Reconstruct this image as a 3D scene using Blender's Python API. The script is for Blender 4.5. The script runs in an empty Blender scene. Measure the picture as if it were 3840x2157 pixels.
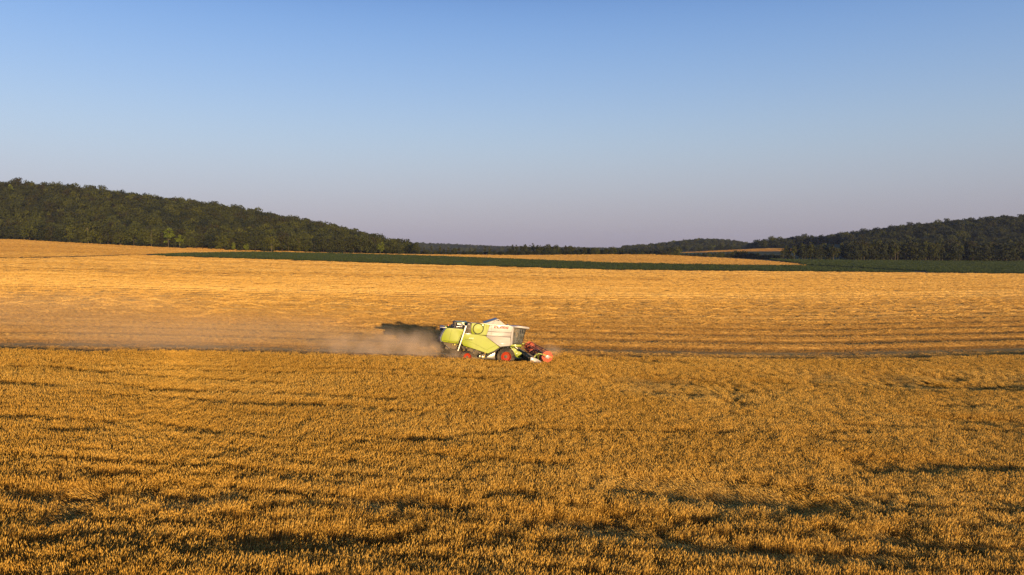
import bpy, bmesh, math, random
import numpy as np
from mathutils import Vector, Matrix

R = math.radians
DUST = True
HAZE = 0.00005
rnd = random.Random(7)
rng = np.random.default_rng(11)
scene = bpy.context.scene
COL = scene.collection

# ------------------------------------------------------------------ camera
F = 2900.0          # focal length in pixels of the 3840 px wide photograph
HZ = 935.0          # row of the horizon
ZC = 12.0           # height of the drone above the wheels of the harvester
cam_d = bpy.data.cameras.new('camera')
cam = bpy.data.objects.new('camera', cam_d)
COL.objects.link(cam)
cam_d.sensor_width = 36.0
cam_d.lens = 36.0 * F / 3840.0
cam_d.shift_y = (HZ - 1078.5) / 3840.0
cam_d.clip_start = 0.5
cam_d.clip_end = 30000.0
cam.location = (0.0, 0.0, ZC)
cam.rotation_euler = (R(90), 0.0, 0.0)
scene.camera = cam

# ------------------------------------------------------------------ sun and sky
SUN_EL, SUN_AZ = 5.4, 23.0          # degrees; azimuth measured from straight behind the camera towards the right
sdir = Vector((math.sin(R(SUN_AZ)) * math.cos(R(SUN_EL)), -math.cos(R(SUN_AZ)) * math.cos(R(SUN_EL)), math.sin(R(SUN_EL))))
world = bpy.data.worlds.new('World')
scene.world = world
world.use_nodes = True
wn, wl = world.node_tree.nodes, world.node_tree.links
bg = wn['Background']
sky = wn.new('ShaderNodeTexSky')
sky.sky_type = 'NISHITA'
sky.sun_disc = False
sky.sun_elevation = R(SUN_EL)
sky.sun_rotation = R(180.0 - SUN_AZ)
sky.altitude = 150.0
sky.air_density = 1.0
sky.dust_density = 0.6
sky.ozone_density = 2.2
SKY_STRENGTH = 0.15
bg.inputs['Strength'].default_value = SKY_STRENGTH
# the band of dusk-lavender air opposite the low sun, which the Sky Texture lacks
def lin(c):
    return [(v / 255 / 12.92) if v / 255 <= .04045 else ((v / 255 + .055) / 1.055) ** 2.4 for v in c]
EXPOSURE = 0.55
_k = 1.0 / (SKY_STRENGTH * 2 ** EXPOSURE)
tc = wn.new('ShaderNodeTexCoord'); sx = wn.new('ShaderNodeSeparateXYZ')
wl.new(tc.outputs['Generated'], sx.inputs[0])
rp = wn.new('ShaderNodeValToRGB'); rp.color_ramp.interpolation = 'B_SPLINE'
SKY_STOPS = [(0, (163, 155, 174)), (.03, (176, 169, 185)), (.075, (187, 188, 202)), (.13, (184, 202, 222)), (.19, (164, 193, 231)),
             (.25, (143, 180, 231)), (.31, (120, 162, 223)), (.6, (68, 110, 182)), (1, (42, 80, 152))]
el = rp.color_ramp.elements
while len(el) < len(SKY_STOPS): el.new(.5)
for e_, (p_, c_) in zip(el, SKY_STOPS):
    e_.position = p_; c_ = lin(c_); e_.color = (c_[0], c_[1], c_[2], 1)
wl.new(sx.outputs['Z'], rp.inputs['Fac'])
side = wn.new('ShaderNodeMapRange')
side.inputs['From Min'].default_value = -.6; side.inputs['From Max'].default_value = .6
side.inputs['To Min'].default_value = _k * 1.08; side.inputs['To Max'].default_value = _k * .84
wl.new(sx.outputs['X'], side.inputs['Value'])
vm = wn.new('ShaderNodeVectorMath'); vm.operation = 'SCALE'
wl.new(rp.outputs['Color'], vm.inputs[0]); wl.new(side.outputs[0], vm.inputs['Scale'])
mx = wn.new('ShaderNodeMix'); mx.data_type = 'RGBA'; mx.inputs[0].default_value = .92
wl.new(sky.outputs['Color'], mx.inputs[6]); wl.new(vm.outputs[0], mx.inputs[7])
wl.new(mx.outputs[2], bg.inputs['Color'])
sun_d = bpy.data.lights.new('sun', 'SUN')
sun = bpy.data.objects.new('sun', sun_d)
COL.objects.link(sun)
sun_d.energy = 4.6
sun_d.angle = R(0.6)
sun_d.color = (1.0, 0.69, 0.35)
sun.rotation_euler = sdir.to_track_quat('Z', 'Y').to_euler()
sun.location = (30, -60, 40)
scene.view_settings.view_transform = 'Standard'
scene.view_settings.look = 'None'
scene.view_settings.exposure = EXPOSURE
scene.view_settings.gamma = 1.0
scene.cycles.use_denoising = True
scene.cycles.denoiser = 'OPENIMAGEDENOISE'
scene.cycles.denoising_input_passes = 'RGB_ALBEDO_NORMAL'
scene.cycles.denoising_prefilter = 'NONE'
scene.cycles.max_bounces = 6
scene.cycles.diffuse_bounces = 4
scene.cycles.transparent_max_bounces = 12
scene.cycles.volume_bounces = 1
scene.cycles.volume_max_steps = 96
scene.cycles.volume_step_rate = 1.0

# ------------------------------------------------------------------ helpers: tags, materials, meshes
def tag(o, label=None, cat=None, group=None, kind=None):
    if label: o['label'] = label
    if cat: o['category'] = cat
    if group: o['group'] = group
    if kind: o['kind'] = kind
    return o

def link(o, parent=None):
    COL.objects.link(o)
    if parent is not None: o.parent = parent
    return o

def empty(name, loc=(0, 0, 0), rot=(0, 0, 0)):
    o = bpy.data.objects.new(name, None)
    o.empty_display_size = 0.5
    o.location = loc
    o.rotation_euler = rot
    return link(o)

def mesh_np(name, V, quads=None, tris=None, smooth=False, mat_idx=None):
    """mesh from numpy arrays: V (n,3), quads (m,4), tris (k,3)"""
    me = bpy.data.meshes.new(name)
    V = np.asarray(V, dtype=np.float32)
    me.vertices.add(len(V)); me.vertices.foreach_set('co', V.ravel())
    loops, starts, n = [], [], 0
    if quads is not None and len(quads):
        q = np.asarray(quads, dtype=np.int32)
        loops.append(q.ravel()); starts.append(np.arange(len(q), dtype=np.int32) * 4); n = len(q) * 4
    if tris is not None and len(tris):
        t = np.asarray(tris, dtype=np.int32)
        loops.append(t.ravel()); starts.append(np.arange(len(t), dtype=np.int32) * 3 + n)
    L = np.concatenate(loops); S = np.concatenate(starts)
    me.loops.add(len(L)); me.loops.foreach_set('vertex_index', L)
    me.polygons.add(len(S)); me.polygons.foreach_set('loop_start', S)
    me.update(calc_edges=True)
    me.polygons.foreach_set('use_smooth', np.full(len(S), smooth, dtype=bool))
    if mat_idx is not None: me.polygons.foreach_set('material_index', np.asarray(mat_idx, dtype=np.int32))
    me.validate()
    return me

class NT:
    """small helper to wire a material"""
    def __init__(self, name, rough=0.8, spec=0.3, metal=0.0):
        self.m = bpy.data.materials.new(name); self.m.use_nodes = True
        self.t = self.m.node_tree; self.n = self.t.nodes; self.l = self.t.links
        self.b = self.n['Principled BSDF']
        self.b.inputs['Roughness'].default_value = rough
        self.b.inputs['Specular IOR Level'].default_value = spec
        self.b.inputs['Metallic'].default_value = metal
        self.out = self.n['Material Output']
    def coord(self, kind='Object'):
        return self.n.new('ShaderNodeTexCoord').outputs[kind]
    def mapping(self, vec, scale=(1, 1, 1), rot=(0, 0, 0)):
        m = self.n.new('ShaderNodeMapping'); m.inputs['Scale'].default_value = scale; m.inputs['Rotation'].default_value = rot
        self.l.new(vec, m.inputs['Vector']); return m.outputs[0]
    def noise(self, vec, scale=1.0, detail=4.0, rough=0.55):
        n = self.n.new('ShaderNodeTexNoise'); n.inputs['Scale'].default_value = scale
        n.inputs['Detail'].default_value = detail; n.inputs['Roughness'].default_value = rough
        if vec is not None: self.l.new(vec, n.inputs['Vector'])
        return n.outputs['Fac']
    def ramp(self, fac, stops, interp='LINEAR'):
        r = self.n.new('ShaderNodeValToRGB'); r.color_ramp.interpolation = interp
        e = r.color_ramp.elements
        while len(e) < len(stops): e.new(0.5)
        for k, (p, c) in enumerate(stops):
            e[k].position = p; e[k].color = (c[0], c[1], c[2], 1.0)
        self.l.new(fac, r.inputs['Fac']); return r.outputs['Color']
    def mix(self, a, b, fac, mode='MIX'):
        m = self.n.new('ShaderNodeMix'); m.data_type = 'RGBA'; m.blend_type = mode
        for sock, v in ((m.inputs[0], fac), (m.inputs[6], a), (m.inputs[7], b)):
            if hasattr(v, 'is_output'): self.l.new(v, sock)
            elif isinstance(v, (tuple, list)): sock.default_value = (v[0], v[1], v[2], 1.0)
            else: sock.default_value = v
        return m.outputs[2]
    def math(self, op, a, b=None, c=None):
        m = self.n.new('ShaderNodeMath'); m.operation = op
        for k, v in enumerate((a, b, c)):
            if v is None: continue
            if hasattr(v, 'is_output'): self.l.new(v, m.inputs[k])
            else: m.inputs[k].default_value = v
        return m.outputs[0]
    def color(self, c):
        if hasattr(c, 'is_output'): self.l.new(c, self.b.inputs['Base Color'])
        else: self.b.inputs['Base Color'].default_value = (c[0], c[1], c[2], 1.0)
    def bump(self, h, dist=0.05, strength=0.6):
        b = self.n.new('ShaderNodeBump'); b.inputs['Distance'].default_value = dist; b.inputs['Strength'].default_value = strength
        self.l.new(h, b.inputs['Height']); self.l.new(b.outputs[0], self.b.inputs['Normal'])

# ------------------------------------------------------------------ the terrain
HEAD = 13.0                                        # heading of the harvester: degrees from the picture's right, away
Hx, Hy = math.cos(R(HEAD)), math.sin(R(HEAD))
TH = math.tan(R(HEAD))
EDGE = 77.3                                        # distance of the cut edge at X = 0, behind the machine
PASS = 7.4                                         # width of one pass of the header

def pchip(x, y, xq):
    """monotone cubic interpolation; y may be (n, m)"""
    x = np.asarray(x, float); y = np.asarray(y, float); one = y.ndim == 1
    if one: y = y[:, None]
    h = np.diff(x)[:, None]; d = np.diff(y, axis=0) / h
    m = np.zeros_like(y)
    w1 = 2 * h[1:] + h[:-1]; w2 = h[1:] + 2 * h[:-1]
    with np.errstate(divide='ignore', invalid='ignore'):
        hm = (w1 + w2) / (w1 / d[:-1] + w2 / d[1:])
    m[1:-1] = np.where(d[:-1] * d[1:] > 0, hm, 0.0)
    m[0] = d[0]; m[-1] = d[-1]
    xq = np.clip(xq, x[0], x[-1])
    k = np.clip(np.searchsorted(x, xq, side='right') - 1, 0, len(x) - 2)
    hh = h[k]; t = ((xq - x[k])[:, None]) / hh
    r = (y[k] * (1 + 2 * t) * (1 - t) ** 2 + m[k] * hh * t * (1 - t) ** 2 + y[k + 1] * t * t * (3 - 2 * t) - m[k + 1] * hh * t * t * (1 - t))
    return r[:, 0] if one else r

zeX = [-160, -90, -44, -15.8, -9, -4.5, 0, 5, 15.6, 34, 64.5, 100, 160]
zeZ = [5.0, 3.7, 2.6, 1.1, .72, .40, 0.02, -.5, -1.3, -2.3, -2.9, -3.1, -3.2]
TU = [-2, -1.2, -.65, -.43, -.33, -.214, -.13, 0, .1655, .25, .372, .5, .648, 1.2, 2]
def near_row(Y):
    return pchip(zeX, zeZ, np.array(TU) * Y)
TROWS = [
    (30, near_row(30)), (50, near_row(50)), (66, near_row(66)), (80, near_row(80)),
    (100, [4.6, 4.2, 3.1, 2.2, 1.75, 1.15, .65, .05, -.85, -1.3, -1.9, -2.2, -2.4, -2.6, -2.6]),
    (150, [5.5, 5.0, 3.7, 2.5, 2.0, 1.4, .8, .2, -.5, -.9, -1.5, -1.7, -1.9, -2.0, -2.0]),
    (225, [7, 6.2, 4.7, 2.9, 2.3, 1.7, 1.2, .5, -.1, -.4, -.8, -1.0, -1.0, -1.0, -1.0]),
    (300, [9, 8, 6.3, 4.6, 3.6, 2.5, 1.8, .9, .15, -.2, -.6, -.7, -.5, -.4, -.4]),
    (420, [13, 12.5, 9.6, 7.1, 5.9, 4.4, 3.5, 2.3, .42, -.1, -.55, -1.0, -1.5, -1.5, -1.5]),
    (480, [16, 15, 12.6, 8.9, 7.3, 5.6, 4.7, 3.6, 3.4, 2.3, .9, .1, -.4, -.5, -.5]),
    (600, [28, 26, 19.2, 12.3, 10.2, 8.1, 7.6, 7.0, 7.9, 6.4, 2.9, 2.0, 1.2, 1.5, 2]),
    (640, [34, 31, 22, 14.5, 12, 9.3, 7.5, 7.2, 7.6, 5.2, 2.6, 2.2, 1.8, 2, 3]),
    (720, [48, 46, 40, 28, 22, 15, 6, 4, 3, 2, 2, 2.5, 3, 8, 10]),
    (900, [85, 82, 77, 57, 44, 22, 2, -3, 2, 5, 6, 8, 14, 28, 30]),
    (1050, [90, 90, 74, 50, 38, 18, -1, -6, 5.5, 9.5, 12, 31, 44, 58, 60]),
    (1150, [90, 88, 68, 45, 34, 15, -1, -6, 5, 9.5, 17.5, 32, 47, 62, 66]),
    (1400, [80, 76, 55, 36, 26, 10, 0, -4, 4, 6, 8, 20, 34, 56, 60]),
    (1800, [70, 60, 40, 25, 18, 6, 0, 2, 12, 27, 6, 10, 18, 30, 40]),
    (2300, [50, 40, 25, 15, 12, 6, 2, 2, 4, 8, 6, 6, 8, 20, 30]),
    (3000, [40, 30, 28, 26, 26, 25, 24, 11, 3, 6, 8, 8, 10, 20, 30]),
    (4500, [20, 20, 18, 14, 12, 10, 6, 2, 2, 4, 6, 8, 8, 10, 10]),
    (9000, [5, 5, 5, 4, 4, 3, 2, 0, 0, 0, 0, 0, 0, 0, 0]),
]
_uf = np.linspace(-2, 2, 801)
_lf = np.linspace(math.log(30), math.log(9000), 900)
_T = np.array([pchip(TU, row, _uf) for _, row in TROWS])
_T = pchip([math.log(r[0]) for r in TROWS], _T, _lf)             # (900, 801)

def _hash_noise(X, Y, s, seed=0):
    """cheap smooth value noise in numpy"""
    x = X / s; y = Y / s
    xi = np.floor(x).astype(np.int64); yi = np.floor(y).astype(np.int64)
    fx = x - xi; fy = y - yi
    fx = fx * fx * (3 - 2 * fx); fy = fy * fy * (3 - 2 * fy)
    def h(a, b):
        n = (a * 374761393 + b * 668265263 + seed * 1442695041) & 0xffffffff
        n = ((n ^ (n >> 13)) * 1274126177) & 0xffffffff
        return ((n ^ (n >> 16)) & 0xffff) / 65535.0
    return (h(xi, yi) * (1 - fx) + h(xi + 1, yi) * fx) * (1 - fy) + (h(xi, yi + 1) * (1 - fx) + h(xi + 1, yi + 1) * fx) * fy
def vnoise(X, Y, s, seed=0, oct=1):
    r, a, t = 0.0, 1.0, 0.0
    for k in range(oct):
        r = r + a * _hash_noise(X, Y, s / 2 ** k, seed + 17 * k); t += a; a *= .5
    return r / t

def tz(X, Y):
    X = np.asarray(X, float); Y = np.asarray(Y, float)
    Yc = np.maximum(Y, 30.0)
    u = np.clip(X / Yc, -2, 2)
    i = (u + 2) / 4 * 800; j = (np.log(np.minimum(Yc, 9000)) - _lf[0]) / (_lf[-1] - _lf[0]) * 899
    i0 = np.clip(np.floor(i).astype(int), 0, 799); j0 = np.clip(np.floor(j).astype(int), 0, 898)
    fi = i - i0; fj = j - j0
    z = (_T[j0, i0] * (1 - fi) + _T[j0, i0 + 1] * fi) * (1 - fj) + (_T[j0 + 1, i0] * (1 - fi) + _T[j0 + 1, i0 + 1] * fi) * fj
    return z
def tz1(x, y): return float(tz(np.array([x]), np.array([y]))[0])

def proj(X, Y, Z):
    """pixel of the 3840 x 2157 photograph at which a point of the ground appears"""
    Yc = np.maximum(Y, 1.0)
    return 1920 + F * X / Yc, HZ + F * (ZC - Z) / Yc
def curve(px, pts):
    return np.interp(px, [p[0] for p in pts], [p[1] for p in pts])
def ground_at(px, py, dh=0.0, ymin=26.0, ymax=1500.0):
    """first point where the sight line of a pixel meets the terrain raised by dh"""
    u = (px - 1920) / F; v = (py - HZ) / F
    Y = np.exp(np.linspace(math.log(ymin), math.log(ymax), 6000))
    d = (ZC - v * Y) - (tz(u * Y, Y) + dh)
    k = int(np.argmax(d < 0)) if (d < 0).any() else len(Y) - 1
    return u * Y[k], Y[k]

def cross(X, Y):
    """distance across the rows, 0 at the cut edge behind the machine, growing away from the camera"""
    return (Y - X * TH - EDGE) * math.cos(R(HEAD))
def along(X, Y):
    return X * Hx + (Y - EDGE) * Hy
def rows_xy(s, t):
    x = -math.sin(R(HEAD)) * s + Hx * t; y = EDGE + math.cos(R(HEAD)) * s + Hy * t
    return x, y
MACH = (-0.88, 80.82)
T_HEADER = float(along(np.array(MACH[0]), np.array(MACH[1]))) + 4.0      # the knife: ahead of it the next pass still stands
# ------------------------------------------------------------------ outlines of the fields (in pixels of the photograph)
C_FAR = [(-900, 992), (43, 970), (330, 965), (530, 957), (640, 963), (960, 973), (1440, 989), (1920, 1003), (2293, 1014), (2880, 1019), (3215, 1022), (3810, 1028), (4800, 1034)]
C_STRIP = [(560, 957), (700, 952), (960, 947), (1250, 952), (1556, 960), (1920, 973), (2293, 988), (2880, 998), (3007, 998), (3215, 1009), (3400, 1020)]
C_UP = [(-900, 985), (43, 967), (330, 961), (530, 955), (720, 948.5), (960, 945.5)]
C_WOODL = [(-900, 880), (43, 899), (373, 917), (745, 935), (960, 944), (1250, 950), (1560, 955.5)]
C_DARK = (0.045, 0.05, 0.018)
# ------------------------------------------------------------------ ground sheets
def ground_material():
    t = NT('ground earth and grass', 0.95, 0.1)
    co = t.coord()
    a = t.noise(co, 0.012, 6); b = t.noise(co, 0.35, 6)
    c1 = t.ramp(a, [(0.35, (.045, .06, .02)), (0.52, (.075, .085, .03)), (0.68, (.12, .10, .045))])
    c2 = t.ramp(b, [(0.3, (.55, .55, .5)), (0.7, (1.25, 1.2, 1.15))])
    t.color(t.mix(c1, c2, 1.0, 'MULTIPLY')); t.bump(b, 0.1, 0.8)
    return t.m
Yr = np.concatenate([np.arange(-120, 20, 10.0), np.exp(np.arange(math.log(20), math.log(5300), 0.0115))])
Ur = np.concatenate([np.linspace(-1.3, -.8, 30, endpoint=False), np.linspace(-.8, .8, 560), np.linspace(.8, 1.3, 31)[1:]])
UU, YY = np.meshgrid(Ur, Yr)
XX = UU * np.maximum(YY, 60)
ZZ = tz(XX, YY)
NR, NC = XX.shape
vid = np.arange(NR * NC).reshape(NR, NC)
Q = np.stack([vid[:-1, :-1], vid[:-1, 1:], vid[1:, 1:], vid[1:, :-1]], -1).reshape(-1, 4)
g_me = mesh_np('ground', np.stack([XX, YY, ZZ], -1).reshape(-1, 3), Q, smooth=True)
g_me.materials.append(ground_material())
tag(link(bpy.data.objects.new('ground', g_me)), kind='structure')
PXg, PYg = proj(XX, YY, ZZ)

def sheet(name, mask, h, mat, amp=0.0, seed=3, thresh=None):
    """part of the ground grid raised by h inside, meeting the ground along its rim"""
    m = np.zeros((NR, NC), bool)
    m[:] = mask
    keep = m[:-1, :-1] & m[:-1, 1:] & m[1:, 1:] & m[1:, :-1]
    inner = np.zeros((NR, NC), bool)
    inner[1:-1, 1:-1] = keep[:-1, :-1] & keep[:-1, 1:] & keep[1:, 1:] & keep[1:, :-1]
    n = vnoise(XX, YY, 2.5, seed, 2) - .5
    dz = np.where(inner, h + amp * n, -0.05)
    f = Q[keep.reshape(-1)]
    used, inv = np.unique(f, return_inverse=True)
    V = np.stack([XX, YY, ZZ + dz], -1).reshape(-1, 3)[used]
    me = mesh_np(name, V, inv.reshape(-1, 4), smooth=True)
    me.materials.append(mat)
    return tag(link(bpy.data.objects.new(name, me)), kind='structure')

def leafy_material(name, c0, c1, sc=1.2, patch=None):
    t = NT(name, 0.9, 0.15)
    co = t.coord()
    m = t.mapping(co, (1, 1, 1))
    a = t.noise(m, sc, 5, .7); b = t.noise(co, 0.03, 3)
    c = t.ramp(a, [(0.35, c0), (0.65, c1)])
    k = t.ramp(b, [(0.35, (.85, .85, .85)), (0.65, (1.15, 1.1, 1.0))])
    c = t.mix(c, k, 1.0, 'MULTIPLY')
    if patch:
        p = t.noise(t.mapping(co, (.012, .06, 1), (0, 0, R(-6))), 1.0, 4)
        c = t.mix(c, patch, t.ramp(p, [(.56, (0, 0, 0)), (.7, (.5, .5, .5))]))
    t.color(c); t.bump(a, 0.5, 0.9)
    return t.m
def straw_material(name, c0, c1, c2, rot=HEAD, stripe=.16):
    t = NT(name, 0.85, 0.2)
    co = t.coord()
    m = t.mapping(t.mapping(co, (1, 1, 1), (0, 0, R(-rot))), (.02, stripe * 3, 1))
    a = t.noise(m, 1.0, 5, .65); b = t.noise(co, 1.1, 5, .7); d = t.noise(co, 0.02, 3)
    c = t.ramp(a, [(0.3, c0), (0.5, c1), (0.7, c2)])
    k = t.ramp(b, [(0.3, (.78, .76, .72)), (0.7, (1.2, 1.2, 1.2))])
    c = t.mix(c, k, 1.0, 'MULTIPLY')
    k2 = t.ramp(d, [(0.35, (.92, .9, .88)), (0.65, (1.08, 1.08, 1.08))])
    c = t.mix(c, k2, 1.0, 'MULTIPLY')
    t.color(c); t.bump(b, 0.12, 0.7)
    return t.m
GREEN = leafy_material('dark green row crop', (.016, .030, .009), (.034, .056, .014), 1.0)
GREEN2 = leafy_material('green row crop with brown patches', (.020, .038, .010), (.040, .065, .018), .6, (.09, .07, .035))
MEADOW = leafy_material('pale meadow', (.05, .08, .025), (.09, .12, .04), .3)
STRAW = straw_material('pale distant straw', (.50, .30, .12), (.60, .38, .17), (.68, .45, .21), 4, .1)
STRAW2 = straw_material('far tan field', (.40, .20, .09), (.52, .29, .12), (.60, .36, .16), 20, .02)

def soil_material():
    t = NT('straw covered soil', .95, .1)
    co = t.coord(); a = t.noise(co, 3.0, 5, .7)
    t.color(t.ramp(a, [(.35, (.12, .062, .02)), (.5, (.24, .13, .035)), (.65, (.38, .22, .055))])); t.bump(a, .04, .7); return t.m
_s, _t = cross(XX, YY), along(XX, YY)
sheet('wheat_field', (YY < 118) & (_s < np.where(_t > T_HEADER, PASS, 0.0) + 1.2), .03, soil_material())
far = (YY > 300) & (YY < 640)
c_far = curve(PXg, C_FAR); c_strip = curve(PXg, C_STRIP); c_up = curve(PXg, C_UP); c_wood = curve(PXg, C_WOODL)
right = PXg > 3400
sheet('row_crop_field', far & (PXg > 500) & (PXg <= 3420) & (PYg < c_far - 1.0) & (PYg > c_strip + 1.5), 0.45, GREEN, .35)
sheet('straw_field', far & (PXg < 985) & (PYg < c_up) & (PYg > np.maximum(c_wood, 899 if 0 else c_wood)), 0.10, STRAW)
sheet('straw_field', (YY > 300) & (YY < 636) & (PXg > 700) & (PXg < 3010) & (PYg < c_strip + .5) & (YY < curve(PXg, [(700, 625), (1560, 625), (2880, 560), (3010, 520)])), 0.10, STRAW)
tr = curve(PXg, [(2700, 950), (2880, 975), (3007, 996), (3215, 1007), (3400, 1018), (3480, 1021)])
sheet('row_crop_field', (YY > 380) & (YY < 640) & (PXg > 2860) & (PYg < c_far - 1.0) & (YY > 400) &
      (((PXg < 3480) & (PYg < tr - 1.0)) | (PXg >= 3480)) & ~((PXg < 3010) & (YY < curve(PXg, [(2860, 585), (2880, 572), (3010, 532)]))), 0.40, GREEN2, .3)
sheet('dirt_track', (YY > 380) & (YY < 560) & (PXg > 3000) & (PXg < 3490) & (PYg > tr - 3.0) & (PYg < tr + 2.0), 0.03, STRAW2)
# the tan field, meadow and dark plough land on the slope of the valley far behind
sheet('far_field', (YY > 900) & (YY < 1120) & (PXg > 2540) & (PXg < 3120) & (PYg < curve(PXg, [(2540, 951), (2700, 946), (2880, 944), (3120, 941)])) & (PYg > curve(PXg, [(2540, 948), (2760, 937), (2880, 932), (3120, 932)])), 0.05, STRAW2)
sheet('meadow', (YY > 860) & (YY < 1100) & (PXg > 2330) & (PXg < 2640) & (PYg < 957) & (PYg > curve(PXg, [(2330, 946), (2640, 940)])), 0.05, MEADOW)
sheet('meadow', (YY > 2450) & (YY < 3000) & (PXg > 1690) & (PXg < 1900) & (PYg > curve(PXg, [(1690, 927), (1900, 935)])) & (PYg < curve(PXg, [(1690, 940), (1900, 941)])), 0.5, MEADOW)

# ------------------------------------------------------------------ the harvested field: ridges of straw, wheel ruts, stubble
def stubble_material():
    t = NT('stubble and straw', 0.85, 0.15)
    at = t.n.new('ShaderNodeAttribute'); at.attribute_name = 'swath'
    co = t.coord()
    rowm = t.mapping(t.mapping(co, (1, 1, 1), (0, 0, R(-HEAD))), (.05, 1.2, 1))
    a = t.noise(rowm, 1.6, 5, .7)
    b = t.noise(co, 2.2, 6, .75)
    d = t.noise(t.mapping(t.mapping(co, (1, 1, 1), (0, 0, R(-HEAD))), (.006, .03, 1)), 1.0, 3)
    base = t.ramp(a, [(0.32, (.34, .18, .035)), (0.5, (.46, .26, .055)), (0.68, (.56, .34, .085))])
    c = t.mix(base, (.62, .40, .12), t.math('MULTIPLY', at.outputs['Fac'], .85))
    k = t.ramp(b, [(0.28, (.55, .5, .42)), (0.5, (1, 1, 1)), (0.72, (1.35, 1.35, 1.3))])
    c = t.mix(c, k, 1.0, 'MULTIPLY')
    k2 = t.ramp(d, [(0.35, (.86, .82, .78)), (0.65, (1.12, 1.12, 1.1))])
    c = t.mix(c, k2, 1.0, 'MULTIPLY')
    t.color(c); t.bump(b, 0.10, 0.8)
    return t.m
def stubble_mesh():
    s = np.concatenate([np.arange(-.2, 70, .22), np.arange(70, 200, .4), np.arange(200, 620, .75)])
    t = np.concatenate([np.arange(-460, -90, 5.0), np.arange(-90, 130, 1.2), np.arange(130, 620, 5.0)])
    S, T = np.meshgrid(s, t, indexing='ij')
    wob = (vnoise(T, np.zeros_like(T) + np.floor(S / PASS) * 31.7, 26, 5, 3) - .5) * 1.1
    ph = np.mod(S + wob, PASS)
    SE = S - PASS * (T > T_HEADER)
    X, Y = rows_xy(S, T)
    mid = PASS * .70
    rough = vnoise(X, Y, 1.1, 9, 3)
    amp = .6 + .8 * vnoise(T, np.floor(S / PASS) * 57.0, 14, 21, 3)
    amp = np.where(S > 120, .6, 1.0) * (.80 + .35 * vnoise(T, np.floor(S / PASS) * 57.0, 14, 21, 3))
    ridge = np.exp(-(np.abs(ph - mid) / .62) ** 3) * amp
    rut = np.exp(-((ph - mid - 1.75) / .28) ** 2) + np.exp(-((ph - mid + 1.75) / .28) ** 2)
    lip = np.exp(-((ph - .3) / .25) ** 2)
    z = tz(X, Y) + .05 + .38 * ridge * np.where(SE < PASS + 1.5, .12, 1) * (1 + .25 * (rough - .5)) + np.where(S > 100, .04, .10) * (rough - .5) - .07 * rut 
    px, py = proj(X, Y, tz(X, Y))
    ok = (Y > 40) & (Y < 470) & (py > curve(px, C_FAR)) & (np.abs(X / np.maximum(Y, 30)) < 1.5)
    # ahead of the knife the pass next to the edge still stands
    stand = (T > T_HEADER) & (S < PASS)
    ok &= ~stand
    keep = ok[:-1, :-1] & ok[:-1, 1:] & ok[1:, 1:] & ok[1:, :-1]
    z = np.where(np.pad(keep, ((1, 0), (1, 0))) & np.pad(keep, ((0, 1), (0, 1))), z, tz(X, Y) - .02)
    v = np.arange(S.size).reshape(S.shape)
    f = np.stack([v[:-1, :-1], v[:-1, 1:], v[1:, 1:], v[1:, :-1]], -1)[keep]
    used, inv = np.unique(f, return_inverse=True)
    me = mesh_np('stubble_field', np.stack([X, Y, z], -1).reshape(-1, 3)[used], inv.reshape(-1, 4)[:, ::-1], smooth=True)
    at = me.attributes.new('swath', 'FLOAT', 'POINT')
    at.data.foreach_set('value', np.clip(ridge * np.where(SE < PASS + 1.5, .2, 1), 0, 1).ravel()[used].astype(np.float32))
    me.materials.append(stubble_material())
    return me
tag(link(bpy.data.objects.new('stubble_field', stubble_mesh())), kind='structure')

# ------------------------------------------------------------------ scattering of what nobody could count
def variants(name, meshes):
    c = bpy.data.collections.new(name)
    for k, me in enumerate(meshes):
        c.objects.link(bpy.data.objects.new('%s.%03d' % (name, k), me))
    return c
def scatter(name, P, rot, scl, idx, coll, label, cat, tone=None):
    me = bpy.data.meshes.new(name)
    n = len(P)
    me.vertices.add(n); me.vertices.foreach_set('co', np.asarray(P, np.float32).ravel())
    for nm, ty, arr in (('rot', 'FLOAT_VECTOR', rot), ('scl', 'FLOAT_VECTOR', scl)):
        me.attributes.new(nm, ty, 'POINT').data.foreach_set('vector', np.asarray(arr, np.float32).ravel())
    me.attributes.new('pick', 'INT', 'POINT').data.foreach_set('value', np.asarray(idx, np.int32))
    me.attributes.new('tone', 'FLOAT', 'POINT').data.foreach_set('value', np.asarray(tone if tone is not None else np.full(n, .5), np.float32))
    o = link(bpy.data.objects.new(name, me))
    g = bpy.data.node_groups.new(name + ' scatter', 'GeometryNodeTree')
    g.interface.new_socket('Geometry', in_out='INPUT', socket_type='NodeSocketGeometry')
    g.interface.new_socket('Geometry', in_out='OUTPUT', socket_type='NodeSocketGeometry')
    N = g.nodes; L = g.links
    gi = N.new('NodeGroupInput'); go = N.new('NodeGroupOutput')
    ip = N.new('GeometryNodeInstanceOnPoints'); ci = N.new('GeometryNodeCollectionInfo')
    ci.inputs['Collection'].default_value = coll
    ci.inputs['Separate Children'].default_value = True; ci.inputs['Reset Children'].default_value = True
    ip.inputs['Pick Instance'].default_value = True
    def att(nm, ty):
        a = N.new('GeometryNodeInputNamedAttribute'); a.data_type = ty; a.inputs['Name'].default_value = nm
        return a.outputs['Attribute']
    e2r = N.new('FunctionNodeEulerToRotation')
    L.new(att('rot', 'FLOAT_VECTOR'), e2r.inputs[0]); L.new(e2r.outputs[0], ip.inputs['Rotation'])
    L.new(att('scl', 'FLOAT_VECTOR'), ip.inputs['Scale']); L.new(att('pick', 'INT'), ip.inputs['Instance Index'])
    L.new(gi.outputs[0], ip.inputs['Points']); L.new(ci.outputs[0], ip.inputs['Instance'])
    L.new(ip.outputs[0], go.inputs[0])
    md = o.modifiers.new('scatter', 'NODES'); md.node_group = g
    return tag(o, label, cat, None, 'stuff')

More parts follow.
